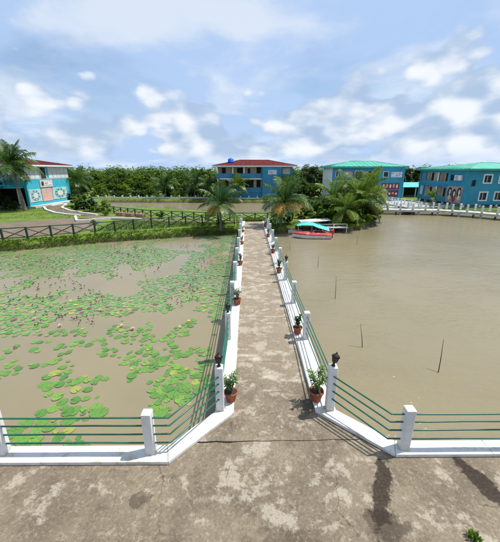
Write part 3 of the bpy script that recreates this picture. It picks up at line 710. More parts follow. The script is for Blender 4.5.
# belt of trees behind the far pond
i = 0
for row, (y, x0, x1, dx, sc) in enumerate([(75, -44, -8, 2.7, .78), (84, -52, -6, 3.4, 1.0), (97, -66, 8, 4.2, 1.18)]):
    for x in np.arange(x0, x1, dx):
        tree(float(x) + rng.uniform(-1, 1), y + rng.uniform(-2.5, 2.5), (2, 0, 2, 3, 2, 0)[i % 6], sc * rng.uniform(.82, 1.12), 'bushy green tree in the belt behind the far pond', 'trees behind the far pond'); i += 1
for x, y, k, s, zs, lb in [(14.4, 76, 1, 1.3, 1.0, 'dark round tree between the red roofed and the green roofed house'), (17.6, 79, 1, 1.05, 1, 'dark tree close against the white end wall of the green roofed house'), (11.6, 70.5, 0, .8, 1, 'small green tree right of the red roofed house'), (13.6, 66.6, 0, .62, 1, 'low leafy tree on the bank behind the island'),
                           (42, 92, 1, 1.2, 1, 'dark tree seen in the gap between the green roofed houses'), (46, 96, 1, 1.25, 1, 'dark tree behind the long blue house'), (51, 99, 1, 1.2, 1, 'dark tree showing above the turquoise shed'), (38.5, 90, 1, 1.1, 1, 'dark tree just right of the muralled end of the green roofed house'), (-41.5, 62, 1, 1.1, 1, 'dark tree behind the left house'), (-36.4, 46.4, 1, .85, 1, 'dark tree at the far left edge before the shaded porch')]:
    tree(x, y, k, s, lb, zs=zs)
def far_wood():
    r = random.Random(11); bl = []
    for _ in range(620):
        x = r.uniform(-125, 120); y = r.uniform(108, 135); h = r.uniform(4.5, 7.4); bl.append(((x, y, h * .55), r.uniform(2.2, 3.8)))
    me = crown_mesh('far_wood', 'leaf_mid', 5, bl, 120000, .75); tag(put('far_wood', me), 'distant green wood along the horizon', 'wood', kind='stuff')
far_wood()

# ------------------------------------------------------------------ lily pond
NEAR_PADS = [(-4.72, 10.73), (-5.15, 11.14), (-4.57, 11.25), (-4.05, 11.09), (-3.31, 10.91), (-3.14, 11.28), (-3.78, 10.38), (-2.75, 10.38), (-2.45, 9.81), (-2.14, 9.97), (-1.66, 10.07), (-1.52, 9.25), (-2.39, 9.13), (-4.26, 9.6), (-3.92, 9.24), (-3.43, 8.97), (-3.72, 8.65), (-2.95, 9.26), (-3.5, 9.31), (-2.76, 8.4), (-2.56, 7.89), (-3.44, 9.97), (-3.96, 9.98), (-2.91, 9.59), (-2.41, 8.79), (-2.12, 8.58), (-1.81, 8.79), (-1.65, 8.28), (-2.01, 8.0), (-2.22, 7.71), (-1.98, 7.52), (-1.73, 7.67), (-2.58, 7.43), (-2.39, 6.96), (-1.34, 8.45), (-1.28, 8.1), (-2.41, 8.0), (-3.23, 9.24), (-1.84, 8.11), (-2.22, 8.0), (-2.37, 8.34), (-1.59, 8.63), (-2.23, 8.92), (-8.68, 10.44), (-8.7, 10.0), (-7.9, 10.2), (-7.08, 10.34), (-6.55, 9.99), (-7.96, 10.75), (-6.6, 10.61), (-6.03, 10.55), (-5.62, 10.83), (-8.04, 9.21), (-7.64, 9.03), (-7.97, 8.81), (-7.21, 9.2), (-6.88, 9.23), (-6.72, 9.42), (-6.21, 9.12), (-5.89, 8.84), (-6.28, 8.77), (-6.4, 8.57), (-5.89, 8.54), (-5.82, 8.22), (-6.25, 8.19), (-5.33, 8.41), (-5.01, 8.41), (-4.78, 8.5), (-5.2, 8.0), (-4.83, 7.97), (-5.88, 7.78), (-5.55, 7.67), (-4.98, 7.5), (-5.28, 7.45), (-4.71, 7.55), (-5.39, 7.19), (-5.66, 7.0), (-4.95, 7.05), (-4.76, 7.16), (-4.28, 7.26), (-4.08, 6.99), (-5.38, 6.72), (-5.8, 6.64), (-5.89, 6.38), (-5.4, 6.42), (-5.12, 6.5), (-5.56, 6.14), (-5.21, 6.14), (-4.67, 6.17), (-4.13, 5.94), (-5.32, 5.87), (-4.76, 6.76)]
def pad_geo(r, seed):
    rr = random.Random(seed); n = 18; vs = [(0, 0, .002)]; a0 = .09 + .05 * rr.random()
    for ring, (k, z) in enumerate(((.6, .0), (1, .003))):
        for i in range(n + 1):
            a = a0 + (2 * math.pi - 2 * a0) * i / n; w = (1 + .09 * math.cos(2 * a + seed * .7)) * (1 + .03 * math.sin(3 * a + seed)) + rr.uniform(-.015, .015)
            vs.append((r * k * w * math.cos(a), r * k * w * math.sin(a), z + (rr.uniform(-.001, .004) if ring else 0)))
    for i in range(n + 1): x, y, z = vs[1 + n + 1 + i]; vs.append((x * .985, y * .985, -.004))
    fs = []
    for i in range(n):
        fs.append((0, 1 + i, 2 + i)); fs.append((1 + i, n + 2 + i, n + 3 + i, 2 + i)); fs.append((n + 2 + i, 2 * n + 3 + i, 2 * n + 4 + i, n + 3 + i))
    return vs, fs
PADM = []
for k in range(16):
    m = MB(); vs, fs = pad_geo(1, k); m.add([(x, y, z * 5) for x, y, z in vs], fs, False); PADM.append(m.mesh('lily_pad', 'lily_pad_near'))
def pads():
    r = random.Random(21); P = []; cell = {}
    def ok(x, y, rad, k=.8):
        for i in range(int(x // .5) - 1, int(x // .5) + 2):
            for j in range(int(y // .5) - 1, int(y // .5) + 2):
                for (a, b, c) in cell.get((i, j), ()):
                    if math.hypot(a - x, b - y) < (c + rad) * k: return False
        return True
    def add(x, y, rad): P.append((x, y, rad)); cell.setdefault((int(x // .5), int(y // .5)), []).append((x, y, rad))
    for x, y in NEAR_PADS:
        big = 1.25 if y < 7 else 1.0
        add(x + r.uniform(-.03, .03), y + r.uniform(-.03, .03), r.uniform(.11, .185) * big)
    for x, y in NEAR_PADS[:]:                    # small young pads tucked in beside the big ones
        for _ in range(9 if y < 11.2 and x > -4.4 else 3):
            a = r.uniform(0, 6.28); q = r.uniform(.16, .36); rad = r.uniform(.06, .14)
            if r.random() < .7 and ok(x + math.cos(a) * q, y + math.sin(a) * q, rad, .72): add(x + math.cos(a) * q, y + math.sin(a) * q, rad)
    X = np.array([p[0] for p in W1]);
    n = 0
    for _ in range(70000):
        y = r.uniform(9.8, 31.5); x = r.uniform(-24, -1.0)
        bank = np.interp(x, [-26, -20, -13.4, -8, -4.8, -1.1], [22.6, 25.1, 28.4, 30.3, 31.4, 32.3]) - .5
        if y > bank or x < -1.05 * y - 1.5: continue
        d = noise.noise((x * .28, y * .2, 4.0)) * 1.0 + noise.noise((x * .9, y * .6, 9.0)) * .6
        lim = .02
        if y < 11.2: lim = .35 if x > -6.5 else .5
        elif y < 13.5: lim = -.05 if x < -5.5 else .12
        elif y < 22: lim = -.16 if x < -4 else -.05
        else: lim = -.2
        if x > -2.6 and y > 12: lim -= .12
        if -9 < x < -4.5 and 19 < y < 24: lim += .35
        if x > -3.4 and y > 13: lim -= .05
        if x > -1.35 and y < 13: continue
        if d < lim: continue
        rad = r.uniform(.06, .145) * (1.0 if y < 15 else .82)
        if ok(x, y, rad, .86): add(x, y, rad); n += 1
        if n > 4300: break
    P.sort(key=lambda p: math.hypot(p[0], p[1]) / (.5 + p[2] * 3))
    for i, (x, y, rad) in enumerate(P[:300]):
        if x > -3 and y < 9.0: lb = 'green lily pad in the clump behind the left platform post and railing bend'
        elif y < 7.2: lb = 'large green lily pad close behind the green bars of the left railing'
        elif x < -4.4 and y < 9.4: lb = 'green lily pad in the loose string of pads near the lower left railing'
        elif y < 11.4 and x > -4.9: lb = 'green lily pad in the dense round clump at the middle of the near pond'
        elif x > -3: lb = 'green lily pad in the teal green strip beside the left walkway railing'
        elif x > -5.5: lb = 'green lily pad of the wide carpet just beyond the pair of pink water lilies'
        elif x > -8: lb = 'green lily pad in the middle of the near fringe of the wide carpet'
        else: lb = 'green lily pad at the far left of the near fringe of the wide carpet'
        o = put('lily_pad', PADM[i % 16], None, (x, y, WATER + .006 + .004 * (i % 4)), r.uniform(0, 6.28), (rad, rad, .2))
        o.rotation_euler = (r.uniform(-.02, .02), r.uniform(-.02, .02), r.uniform(0, 6.28)); tag(o, lb, 'lily pad', 'lily pads on the left pond')
    m = MB()
    for i, (x, y, rad) in enumerate(P[300:]):
        vs, fs = pad_geo(rad, i % 40); a = r.uniform(0, 6.28); c, s = math.cos(a), math.sin(a); z = WATER + .006 + .004 * (i % 4)
        m.add([(x + u * c - v * s, y + u * s + v * c, z + w) for u, v, w in vs], fs, False)
    tag(m.build('lily_pad_carpet', 'lily_pad'), 'carpet of small lily pads covering the farther part of the left pond', 'lily pads', kind='stuff')
    st = MB()
    for _ in range(800):                         # withered stalks and seed heads standing out of the pads
        y = r.uniform(12, 27); x = r.uniform(-16, -2.5)
        if noise.noise((x * .3, y * .22, 2.0)) < .0 or x < -.9 * y: continue
        h = r.uniform(.03, .15); dx, dy = r.uniform(-.1, .1), r.uniform(-.1, .1); p = Vector((x, y, WATER - .02))
        st.tube([p, p + Vector((dx * .5, dy * .5, h * .7)), p + Vector((dx, dy, h))], [.008, .007, .006], 4)
        st.lathe([(.01, 0), (.035, .02), (.04, .035), (.02, .045)], 7, Matrix.Translation(p + Vector((dx, dy, h))))
    tag(st.build('withered_stalks', 'dead_stalk'), 'withered brown stalks standing among the lily pads', 'stalks', kind='stuff')
pads()
def water_lily(x, y, label, sc=.7):
    o = thing('water_lily', label, 'flower', (x, y, WATER + .02), rng.uniform(0, 6), 'pink water lilies'); o.scale = (sc,) * 3
    m = MB()
    for k in range(14):
        a = k * 2.4; el = .25 + .9 * k / 14; leaf(m, Vector((0, 0, .05)), Vector((math.cos(a) * math.cos(el), math.sin(a) * math.cos(el), math.sin(el))), .15, .06, -.05)
    m.build('petals', 'petal', o); m = MB(); m.lathe([(.03, .03), (.035, .08), (.02, .09)], 8); m.build('heart', 'petal_heart', o)
    m = MB(); m.tube([(0, 0, -.3), (0, 0, .06)], .008, 5); m.build('stalk', 'dead_stalk', o)
for x, y, lb in [(-7.91, 11.96, 'pale pink water lily at the left of the open patch'), (-5.3, 11.94, 'pink water lily right of the open patch, nearest of a pair'), (-4.75, 11.67, 'pink water lily beside the dense round clump of pads'), (-6.89, 13.5, 'pale water lily in the middle of the pad carpet'), (-9.4, 12.6, 'pale water lily far left in the pad carpet')]: water_lily(x, y, lb)

# sticks standing in the open water
for (x, y, dx, dy, h, lb) in [(6.09, 8.57, .32, .55, 1.0, 'nearest leaning bamboo stick in the open water'), (4.28, 10.18, -.1, .35, .85, 'thin stick in the water beside the near walkway railing'), (4.42, 14.79, .1, .5, 1.1, 'upright thin stick in the water, third from the platform'), (4.7, 20.3, .05, .3, .8, 'far thin stick in the water near the walkway'), (9.65, 27.2, .0, .2, .8, 'short stick in the water right of the boats'), (3.4, 25.2, .02, .1, .6, 'short stick in the water in front of the boats')]:
    o = MB(); p = Vector((x, y, WATER - .5)); e = Vector((x + dx, y + dy, WATER + h)); mid = p.lerp(e, .6) + Vector((.02, 0, .02)); o.tube([p, mid, e], [.016, .013, .008], 6)
    tag(o.build('stick', 'stick'), lb, 'stick', 'sticks standing in the open water')
# ------------------------------------------------------------------ houses round the ponds
I4 = Matrix.Identity(4)
def side_matrix(side, Wd, D):
    """maps facade coordinates (x along, y inward, z up) to house coordinates"""
    if side == 'front': return I4
    if side == 'left': return Matrix(((0, 1, 0, 0), (-1, 0, 0, D), (0, 0, 1, 0), (0, 0, 0, 1)))
    if side == 'right': return Matrix(((0, -1, 0, Wd), (1, 0, 0, 0), (0, 0, 1, 0), (0, 0, 0, 1)))
    return Matrix(((-1, 0, 0, Wd), (0, -1, 0, D), (0, 0, 1, 0), (0, 0, 0, 1)))
class House:
    def __init__(s, name, label, loc, rz, Wd, D, z0, z1, wall):
        s.o = thing(name, label, 'house', loc, rz); s.W, s.D, s.z0, s.z1, s.wall = Wd, D, z0, z1, wall; s.open = {'front': [], 'left': [], 'right': [], 'back': []}; s.wm = {}
    def M(s, side): return side_matrix(side, s.W, s.D)
    def box(s, name, mat, side, x0, x1, y0, y1, z0, z1, parent=None, label=None, bev=0):
        m = MB(); m.box(x0, x1, y0, y1, z0, z1, s.M(side), bev); o = m.build(name, mat, parent or s.o)
        if label: o['label'] = label
        return o
    def hole(s, side, x0, x1, z0, z1): s.open[side].append((x0, x1, z0, z1))
    def window(s, side, x0, x1, z0, z1, fw=.12, frame='trim_white', proud=.05, bars=1, pane='glass_dark'):
        s.hole(side, x0, x1, z0, z1); M = s.M(side); m = MB(); a, b = -proud, .1
        m.box(x0 - fw, x1 + fw, a, b, z1 + .003, z1 + fw, M); m.box(x0 - fw, x1 + fw, a - .03, b, z0 - fw, z0 - .003, M)
        m.box(x0 - fw, x0 - .003, a, b, z0 - .003, z1 + .003, M); m.box(x1 + .003, x1 + fw, a, b, z0 - .003, z1 + .003, M)
        f = m.build('window', frame, s.o)
        m = MB(); m.box(x0 - .01, x1 + .01, .14, .17, z0 - .01, z1 + .01, M); m.build('pane', pane, f)
        for k in range(bars): xc = x0 + (x1 - x0) * (k + 1) / (bars + 1); m = MB(); m.box(xc - .03, xc + .03, .08, .13, z0, z1, M); m.build('mullion', frame, f)
    def bay(s, side, x0, x1, z0, z1, depth=1.2, back='wall_cream', doors=(), rail=None):
        s.hole(side, x0, x1, z0, z1); M = s.M(side); m = MB(); e = .004
        vs = [M @ Vector(v) for v in [(x0 - e, .2, z0 - e), (x1 + e, .2, z0 - e), (x1 + e, .2, z1 + e), (x0 - e, .2, z1 + e), (x0 - e, depth, z0 - e), (x1 + e, depth, z0 - e), (x1 + e, depth, z1 + e), (x0 - e, depth, z1 + e)]]
        m.add(vs, [(4, 5, 6, 7), (0, 4, 7, 3), (1, 2, 6, 5), (3, 7, 6, 2), (0, 1, 5, 4)]); b = m.build('veranda', back, s.o)
        for (d0, d1, h0, h1) in doors: m = MB(); m.box(d0, d1, depth - .06, depth + .02, h0, h1, M); m.build('doorway', 'dark_room', b)
    def walls(s):
        for side, L in (('front', s.W), ('left', s.D), ('right', s.W and s.D), ('back', s.W)):
            M = s.M(side); ops = s.open[side]; m = MB(); xs = sorted({0, L} | {v for o in ops for v in o[:2]}); zs = sorted({s.z0, s.z1} | {v for o in ops for v in o[2:]})
            q = lambda x, y, z: M @ Vector((x, y, z))
            for a, b in zip(xs, xs[1:]):
                for c, d in zip(zs, zs[1:]):
                    if any(o[0] - 1e-6 <= a and b <= o[1] + 1e-6 and o[2] - 1e-6 <= c and d <= o[3] + 1e-6 for o in ops): continue
                    m.add([q(a, 0, c), q(b, 0, c), q(b, 0, d), q(a, 0, d)], [(0, 1, 2, 3)])
            for (a, b, c, d) in ops:
                t = .22; m.add([q(a, 0, c), q(b, 0, c), q(b, 0, d), q(a, 0, d), q(a, t, c), q(b, t, c), q(b, t, d), q(a, t, d)], [(0, 4, 5, 1), (1, 5, 6, 2), (2, 6, 7, 3), (3, 7, 4, 0)])
            m.build('wall', s.wm.get(side, s.wall), s.o)
    def roof(s, mat, oh=.7, rise=1.1, fascia='trim_white', ridge=None):
        W_, D_, z = s.W, s.D, s.z1; m = MB(); a = min(W_, D_) / 2 + oh
        x0, x1, y0, y1 = -oh, W_ + oh, -oh, D_ + oh; t = .14
        if W_ >= D_: r0, r1 = (x0 + a, (y0 + y1) / 2), (x1 - a, (y0 + y1) / 2)
        else: r0, r1 = ((x0 + x1) / 2, y0 + a), ((x0 + x1) / 2, y1 - a)
        vs = [(x0, y0, z + t), (x1, y0, z + t), (x1, y1, z + t), (x0, y1, z + t), (r0[0], r0[1], z + t + rise), (r1[0], r1[1], z + t + rise)]
        fs = [(0, 1, 5, 4), (1, 2, 5), (2, 3, 4, 5), (3, 0, 4)] if W_ >= D_ else [(0, 1, 4), (1, 2, 5, 4), (2, 3, 5), (3, 0, 4, 5)]
        m.add(vs, fs + [(3, 2, 1, 0)]); r = m.build('roof', mat, s.o)
        m = MB(); m.box(x0 + .02, x1 - .02, y0 + .02, y1 - .02, z - .12, z + t - .004); m.build('fascia', fascia, r)
        m = MB(); m.tube([(r0[0], r0[1], z + t + rise), (r1[0], r1[1], z + t + rise)], .09, 6)
        for i, p in ((0, r0), (3, r0) if W_ >= D_ else (1, r0), (1, r1) if W_ >= D_ else (3, r1), (2, r1)):
            m.tube([vs[i], (p[0], p[1], z + t + rise)], .07, 6)
        m.build('ridge_tiles', mat, r)
        # raised seams of the roofing sheets
        m = MB(); c0 = Vector(vs[0]); n = int((x1 - x0) / .9)
        if W_ >= D_:
            for k in range(1, n):
                x = x0 + (x1 - x0) * k / n; run = min(a, x - x0, x1 - x); h = rise * run / a
                m.tube([(x, y0, z + t + .01), (x, y0 + run, z + t + h + .01)], .025, 4)
            n2 = int((y1 - y0) / .9)
            for k in range(1, n2):
                y = y0 + (y1 - y0) * k / n2; run = min(a, y - y0, y1 - y); h = rise * run / a
                m.tube([(x0, y, z + t + .01), (x0 + run, y, z + t + h + .01)], .025, 4)
        else:
            n2 = int((y1 - y0) / .9)
            for k in range(1, n2):
                y = y0 + (y1 - y0) * k / n2; run = min(a, y - y0, y1 - y); h = rise * run / a
                m.tube([(x0, y, z + t + .01), (x0 + run, y, z + t + h + .01)], .025, 4)
            for k in range(1, n):
                x = x0 + (x1 - x0) * k / n; run = min(a, x - x0, x1 - x); h = rise * run / a
                m.tube([(x, y0, z + t + .01), (x, y0 + run, z + t + h + .01)], .025, 4)
                m.tube([(x, y1, z + t + .01), (x, y1 - run, z + t + h + .01)], .025, 4)
        m.build('roof_seams', mat, r)
        return r

def disc(h, side, name, mat, parent, x, z, rx, rz, y=-.03, t=.015, n=18):
    m = MB(); M = h.M(side); vs = []
    for yy in (y - t, y): vs += [M @ Vector((x + rx * math.cos(2 * math.pi * k / n), yy, z + rz * math.sin(2 * math.pi * k / n))) for k in range(n)]
    m.add(vs, [tuple(range(n))] + [(k, n + k, n + (k + 1) % n, (k + 1) % n) for k in range(n)]); return m.build(name, mat, parent)

def red_house():
    h = House('veranda_house', 'two storey blue house with red hipped roof and open verandas beyond the far pond', (-6.2, 66.2, 0), R(1), 15.2, 9, -.1, 6.3, 'wall_blue')
    h.wm = {'left': 'wall_cream', 'right': 'wall_blue'}
    h.bay('front', .25, 3.05, 4.95, 6.12, 1.5, doors=((.9, 1.7, 4.3, 6.0),)); h.bay('front', 3.3, 5.3, 4.95, 6.12, 1.5, doors=((4.0, 5.15, 4.3, 6.0),)); h.bay('front', 5.55, 8.9, 4.95, 6.12, 1.5, doors=((8.0, 8.85, 4.3, 6.1), (6.2, 6.7, 4.95, 5.9)))
    h.bay('front', .25, 3.05, 2.15, 3.75, 1.5, doors=((1.2, 2.2, 1.2, 3.5),)); h.bay('front', 3.3, 5.3, 2.15, 3.75, 1.5, doors=((3.7, 4.6, 1.2, 3.5),)); h.bay('front', 5.55, 8.9, 2.15, 3.75, 1.5, back='wall_cream', doors=((5.7, 7.4, 1.2, 3.7), (8.0, 8.8, 1.2, 3.6)))
    h.window('front', 13.25, 14.6, 4.9, 5.9, .08, 'wall_cream', pane='wall_cream'); h.window('front', 13.25, 14.6, 2.3, 3.6, .08, 'wall_cream', pane='wall_cream')
    h.window('left', 2, 3.4, 4.7, 5.8); h.window('left', 5.6, 7, 4.7, 5.8)
    h.walls()
    for x in (.12, 3.17, 5.42): h.box('column', 'wall_white', 'front', x - .12, x + .12, -.06, .12, 2.15, 3.75); h.box('column', 'wall_white', 'front', x - .12, x + .12, -.06, .12, 4.95, 6.12)
    h.box('floor_band', 'trim_white', 'front', -.15, 9.05, -.14, -.004, 3.78, 4.0); h.box('parapet', 'wall_blue', 'front', -.1, 9.02, -.1, -.004, 4.05, 4.9); h.box('parapet', 'wall_blue', 'front', -.1, 9.02, -.1, -.004, 1.25, 2.1)
    h.box('stair_tower', 'wall_blue', 'front', 9.1, 12.9, -.8, -.004, -.1, 6.1)
    sg = h.box('sign', 'trim_white', 'front', 10.2, 11.9, -.87, -.805, 4.75, 5.6, label='white sign board on the stair tower'); h.box('print', 'faded_print', 'front', 10.28, 11.82, -.885, -.872, 4.82, 5.53, sg)
    h.roof('roof_red', .8, 1.15)
    t = thing('water_tank', 'bright blue water tank on the left end of the red roof', 'tank', (-3.5, 68.2, 6.8)); m = MB(); m.lathe([(.55, 0), (.6, .06), (.6, .38), (.63, .4), (.6, .42), (.6, .8), (.5, .98), (.2, 1.05)], 18); m.build('drum', 'tank_blue', t); m = MB(); m.lathe([(.2, 1.04), (.22, 1.1), (.18, 1.14)], 12); m.build('lid', 'tank_blue', t)
red_house()

def green_house():
    h = House('muralled_house', 'blue house with green roof and white end wall behind the island palms', (15.9, 62, 0), R(-1), 13.2, 8.4, -.1, 6.1, 'wall_blue')
    h.wm = {'left': 'wall_white'}
    h.window('front', .7, 1.0, 4.4, 5.4, .09, bars=0); h.window('front', 1.25, 1.55, 4.4, 5.4, .09, bars=0); h.bay('front', 2.1, 4.0, 4.4, 5.35, .5, doors=()); h.window('front', 4.3, 4.85, 4.4, 5.4, .09); h.bay('front', 5.3, 7.9, 4.4, 5.35, .6, doors=((7.0, 7.6, 4.1, 5.3),))
    h.bay('front', .8, 4.2, 1.2, 2.8, .8, doors=((1.4, 2.1, .8, 2.7),)); h.bay('front', 4.6, 8.0, 1.2, 2.8, .8, doors=((5.4, 6.2, .8, 2.7),))
    h.window('right', 2, 3, 4.2, 5.2); h.window('right', 5, 6, 4.2, 5.2)
    h.walls()
    h.box('floor_band', 'trim_white', 'front', -.05, 8.5, -.06, -.004, 3.5, 3.68)
    h.box('end_bay', 'wall_teal_blue', 'front', 8.55, 13.25, -.75, -.004, -.1, 6.0)
    w = h.box('window', 'trim_white', 'front', 9.25, 10.25, -.8, -.755, 4.3, 5.35); h.box('pane', 'glass_dark', 'front', 9.35, 10.15, -.83, -.803, 4.4, 5.25, w)
    sg = h.box('sign', 'trim_white', 'front', 10.75, 12.75, -.82, -.755, 4.3, 5.25, label='white sign board with blue lettering'); h.box('print', 'faded_print', 'front', 10.85, 12.65, -.84, -.824, 4.4, 5.15, sg)
    for z0, z1 in ((2.15, 3.25), (.75, 1.95)):
        p = h.box('mural', 'mural_maroon', 'front', 9.2, 12.5, -.80, -.755, z0, z1, label='dark red mural panel with pale figures')
        for k in range(5): disc(h, 'front', 'figure', 'mural_white' if k % 2 == 0 else 'panel_pink', p, 9.6 + .62 * k, (z0 + z1) / 2 + .08 * (k % 2), .17, .38 if z0 > 2 else .2, -.81)
    h.roof('roof_green', .7, 1.0, 'roof_green')
green_house()

def blue_house():
    rz = R(-87); dx, dy = math.cos(rz), math.sin(rz)
    h = House('pier_house', 'long blue house with green roof and square white framed windows beside the pier', (33.25, 63.3, 0), rz, 12.9, 15, .35, 5.65, 'wall_teal_blue')
    h.bay('front', .3, 1.1, 3.75, 5.2, .9, doors=((.5, .9, 3.75, 5.1),)); h.bay('front', 1.9, 5.5, 3.75, 5.2, 1.0, doors=((2.2, 2.8, 3.75, 5.1),)); h.bay('front', 5.8, 8.2, 3.75, 5.2, 1.0, doors=((6.3, 6.8, 3.75, 5.1),)); h.window('front', 8.85, 9.9, 3.95, 4.85, .06, 'wall_teal_blue', bars=0)
    h.bay('front', .3, 1.5, 1.15, 2.85, .3, back='wall_white'); h.bay('front', 1.9, 5.5, 1.15, 2.85, 1.0, doors=((2.2, 2.8, 1.15, 2.6),)); h.bay('front', 5.8, 8.2, 1.15, 2.85, 1.0, doors=((6.2, 6.8, 1.15, 2.6),))
    h.window('right', .75, 1.4, 3.2, 4.1, .04, 'wall_teal_blue', bars=0)
    for k in range(5):
        x = 2.7 + 2.5 * k; h.window('right', x, x + 1.1, 3.75, 4.8, .2, bars=1); h.window('right', x - .2, x + .9, 1.1, 2.2, .2, bars=1)
    h.window('left', 3, 4, 3.8, 4.8, .15); h.window('left', 9, 10, 3.8, 4.8, .15); h.walls()
    for x in (5.65,): h.box('column', 'wall_white', 'front', x - .13, x + .13, -.05, .1, 1.15, 2.85); h.box('column', 'wall_white', 'front', x - .13, x + .13, -.05, .1, 3.75, 5.2)
    h.box('floor_band', 'wall_blue', 'front', 0, 8.35, -.08, -.004, 2.95, 3.25)
    ac = h.box('air_conditioner', 'trim_white', 'front', 10.3, 11.8, -.4, -.004, 4.0, 4.8, label='white box unit with dark grille', bev=.03); h.box('grille', 'faded_print', 'front', 10.4, 11.3, -.42, -.403, 4.1, 4.7, ac)
    mu = h.box('mural', 'mural_pink', 'front', 8.55, 12.3, -.03, -.004, .5, 3.05, label='pinkish mural with three pale faces and dark hair')
    for k, (x, z) in enumerate(((9.35, 2.0), (10.45, 1.75), (11.6, 2.05))):
        disc(h, 'front', 'hair', 'mural_black', mu, x, z + .05, .52, .85, -.034); disc(h, 'front', 'face', 'mural_white', mu, x + .1, z + .12, .25, .42, -.052)
        for s in (-.1, .1): disc(h, 'front', 'eye', 'mural_black', mu, x + .1 + s, z + .2, .055, .03, -.07, n=10)
        disc(h, 'front', 'garment', 'mural_red' if k == 1 else 'mural_white', mu, x + .1, z - .72, .42 if k == 1 else .3, .42, -.056)
    h.roof('roof_green', .6, 1.0, 'roof_green')
    m = MB(); m.box(.5, 12.4, .5, 14.5, -.05, .345); m.build('underfloor_dark', 'pier_dark', h.o)  # dark block fills the gap between stilts; underfloor shade put into its colour
    for k in range(6): m = MB(); m.box(.05 + 2.5 * k, .35 + 2.5 * k, .05, .35, -.3, .346); m.build('stilt', 'wall_white', h.o)
    for k in range(1, 6): m = MB(); m.box(12.55, 12.85, 2.8 * k, 2.8 * k + .3, -.3, .346); m.build('stilt', 'wall_white', h.o)
blue_house()

def mosaic_house():
    h = House('mosaic_house', 'two storey house with red roof, grey upper walls and turquoise mosaic front at left', (-33.3, 49.2, 0), R(88), 11.2, 12, 0, 6.25, 'wall_cyan')
    h.wm = {}
    h.window('left', 1.2, 2.4, 4.6, 5.6, .1); h.window('left', 6, 7.2, 4.6, 5.6, .1)
    h.bay('left', 6.0, 11.6, .3, 3.0, 2.4, back='dark_room'); h.bay('left', .6, 5.4, .3, 3.0, 2.4, back='dark_room')
    h.walls()
    for side, L in (('front', 11.2), ('left', 12)):                  # grey boarded upper storey with dark gaps
        n = 10; o = h.box('boarding_rail', 'wall_grey', side, -.02, L, -.03, -.004, 4.2, 4.3)
        for k in range(n):
            a = L * k / n; b = L * (k + 1) / n - .06
            if side == 'front' and 3.4 < (a + b) / 2 < 5.1: continue
            if side == 'left' and (1.0 < (a + b) / 2 < 2.6 or 5.8 < (a + b) / 2 < 7.4): continue
            h.box('wall_board', 'wall_grey', side, a + .02, b, -.05, -.004, 4.32, 6.2)
    dr = h.box('door', 'trim_white', 'front', 3.5, 5.0, -.06, -.004, 4.3, 6.1); h.box('door_leaf', 'dark_room', 'front', 3.62, 4.88, -.08, -.063, 4.32, 6.0, dr)
    sg = h.box('sign', 'wall_cream', 'front', 3.0, 6.2, -.1, -.004, 2.95, 4.05, label='cream sign board above the pink panel'); h.box('print', 'faded_print', 'front', 3.9, 6.0, -.115, -.103, 3.2, 3.9, sg); disc(h, 'front', 'emblem', 'leaf_dark', sg, 3.6, 3.5, .3, .36, -.105)
    h.box('pink_panel', 'panel_pink', 'front', 3.1, 5.7, -.06, -.004, .75, 2.75)
    for x0, x1 in ((.15, 2.9), (5.9, 9.9)):
        p = h.box('mosaic_panel', 'mosaic', 'front', x0, x1, -.05, -.004, .85, 2.75); xc = (x0 + x1) / 2
        disc(h, 'front', 'medallion', 'mosaic_deep', p, xc, 1.8, (x1 - x0) * .36, .8, -.055); disc(h, 'front', 'medallion_heart', 'mosaic_cream', p, xc, 1.8, (x1 - x0) * .2, .45, -.075)
        for k in range(8): a = k * math.pi / 4; disc(h, 'front', 'petal', 'mosaic_cream', p, xc + math.cos(a) * (x1 - x0) * .29, 1.8 + math.sin(a) * .64, .16, .1, -.075, n=8)
    h.box('step', 'pier_concrete', 'front', -.3, 11.4, -1.0, -.004, 0, .3); h.box('step', 'pier_concrete', 'front', 2.6, 6.2, -1.6, -1.004, 0, .16)
    h.roof('roof_red', .7, 1.25)
    for k in range(4): h.box('porch_post', 'trim_white', 'left', 1.5 + 3 * k, 1.66 + 3 * k, -.25, -.09, 0, 3.1)
    h.box('porch_canopy', 'roof_turquoise', 'left', 0.5, 11.5, -2.2, -.01, 3.05, 3.17)
mosaic_house()
# door path of that house with white kerbs, and a white bed edging beside the earth path
sheet('path', [(-32.2, 51.5), (-29.5, 47.2), (-26.3, 43.7), (-23.7, 42.0), (-20.9, 40.7), (-20.3, 41.2), (-22.5, 43.1), (-25.7, 45.7), (-29, 49.4), (-31.4, 55)], .022, 'path_earth')
def edging(name, label, pts, w=.22, h=.14):
    m = MB()
    for (ax, ay), (bx, by) in zip(pts, pts[1:]):
        d = Vector((bx - ax, by - ay, 0)); n = Vector((-d.y, d.x, 0)).normalized() * w / 2; e = d.normalized() * .05; a = Vector((ax, ay, 0)) - e; b = Vector((bx, by, 0)) + e; b -= e * 1.9
        m.prism([((a - n).x, (a - n).y), ((b - n).x, (b - n).y), ((b + n).x, (b + n).y), ((a + n).x, (a + n).y)], -.05, h)
    return tag(m.build(name, 'white_paint'), label, 'kerb')
edging('kerb_edging', 'white kerb on the near side of the path to the mosaic fronted house', [(-33.2, 50.6), (-32.2, 50.6), (-29.6, 46.9), (-26.3, 43.5), (-23.7, 41.8), (-21.6, 40.9)], .3)
edging('kerb_edging', 'white kerb on the far side of the path to the mosaic fronted house', [(-31.2, 55.2), (-28.8, 49.6), (-25.6, 45.9), (-22.4, 43.3), (-19.6, 41.4)], .3)
edging('bed_edging', 'white angular edging of the grass bed beside the earth path', [(-21.5, 39.6), (-19.5, 36.0), (-16.3, 38.0), (-12.5, 37.2)], .26, .2)
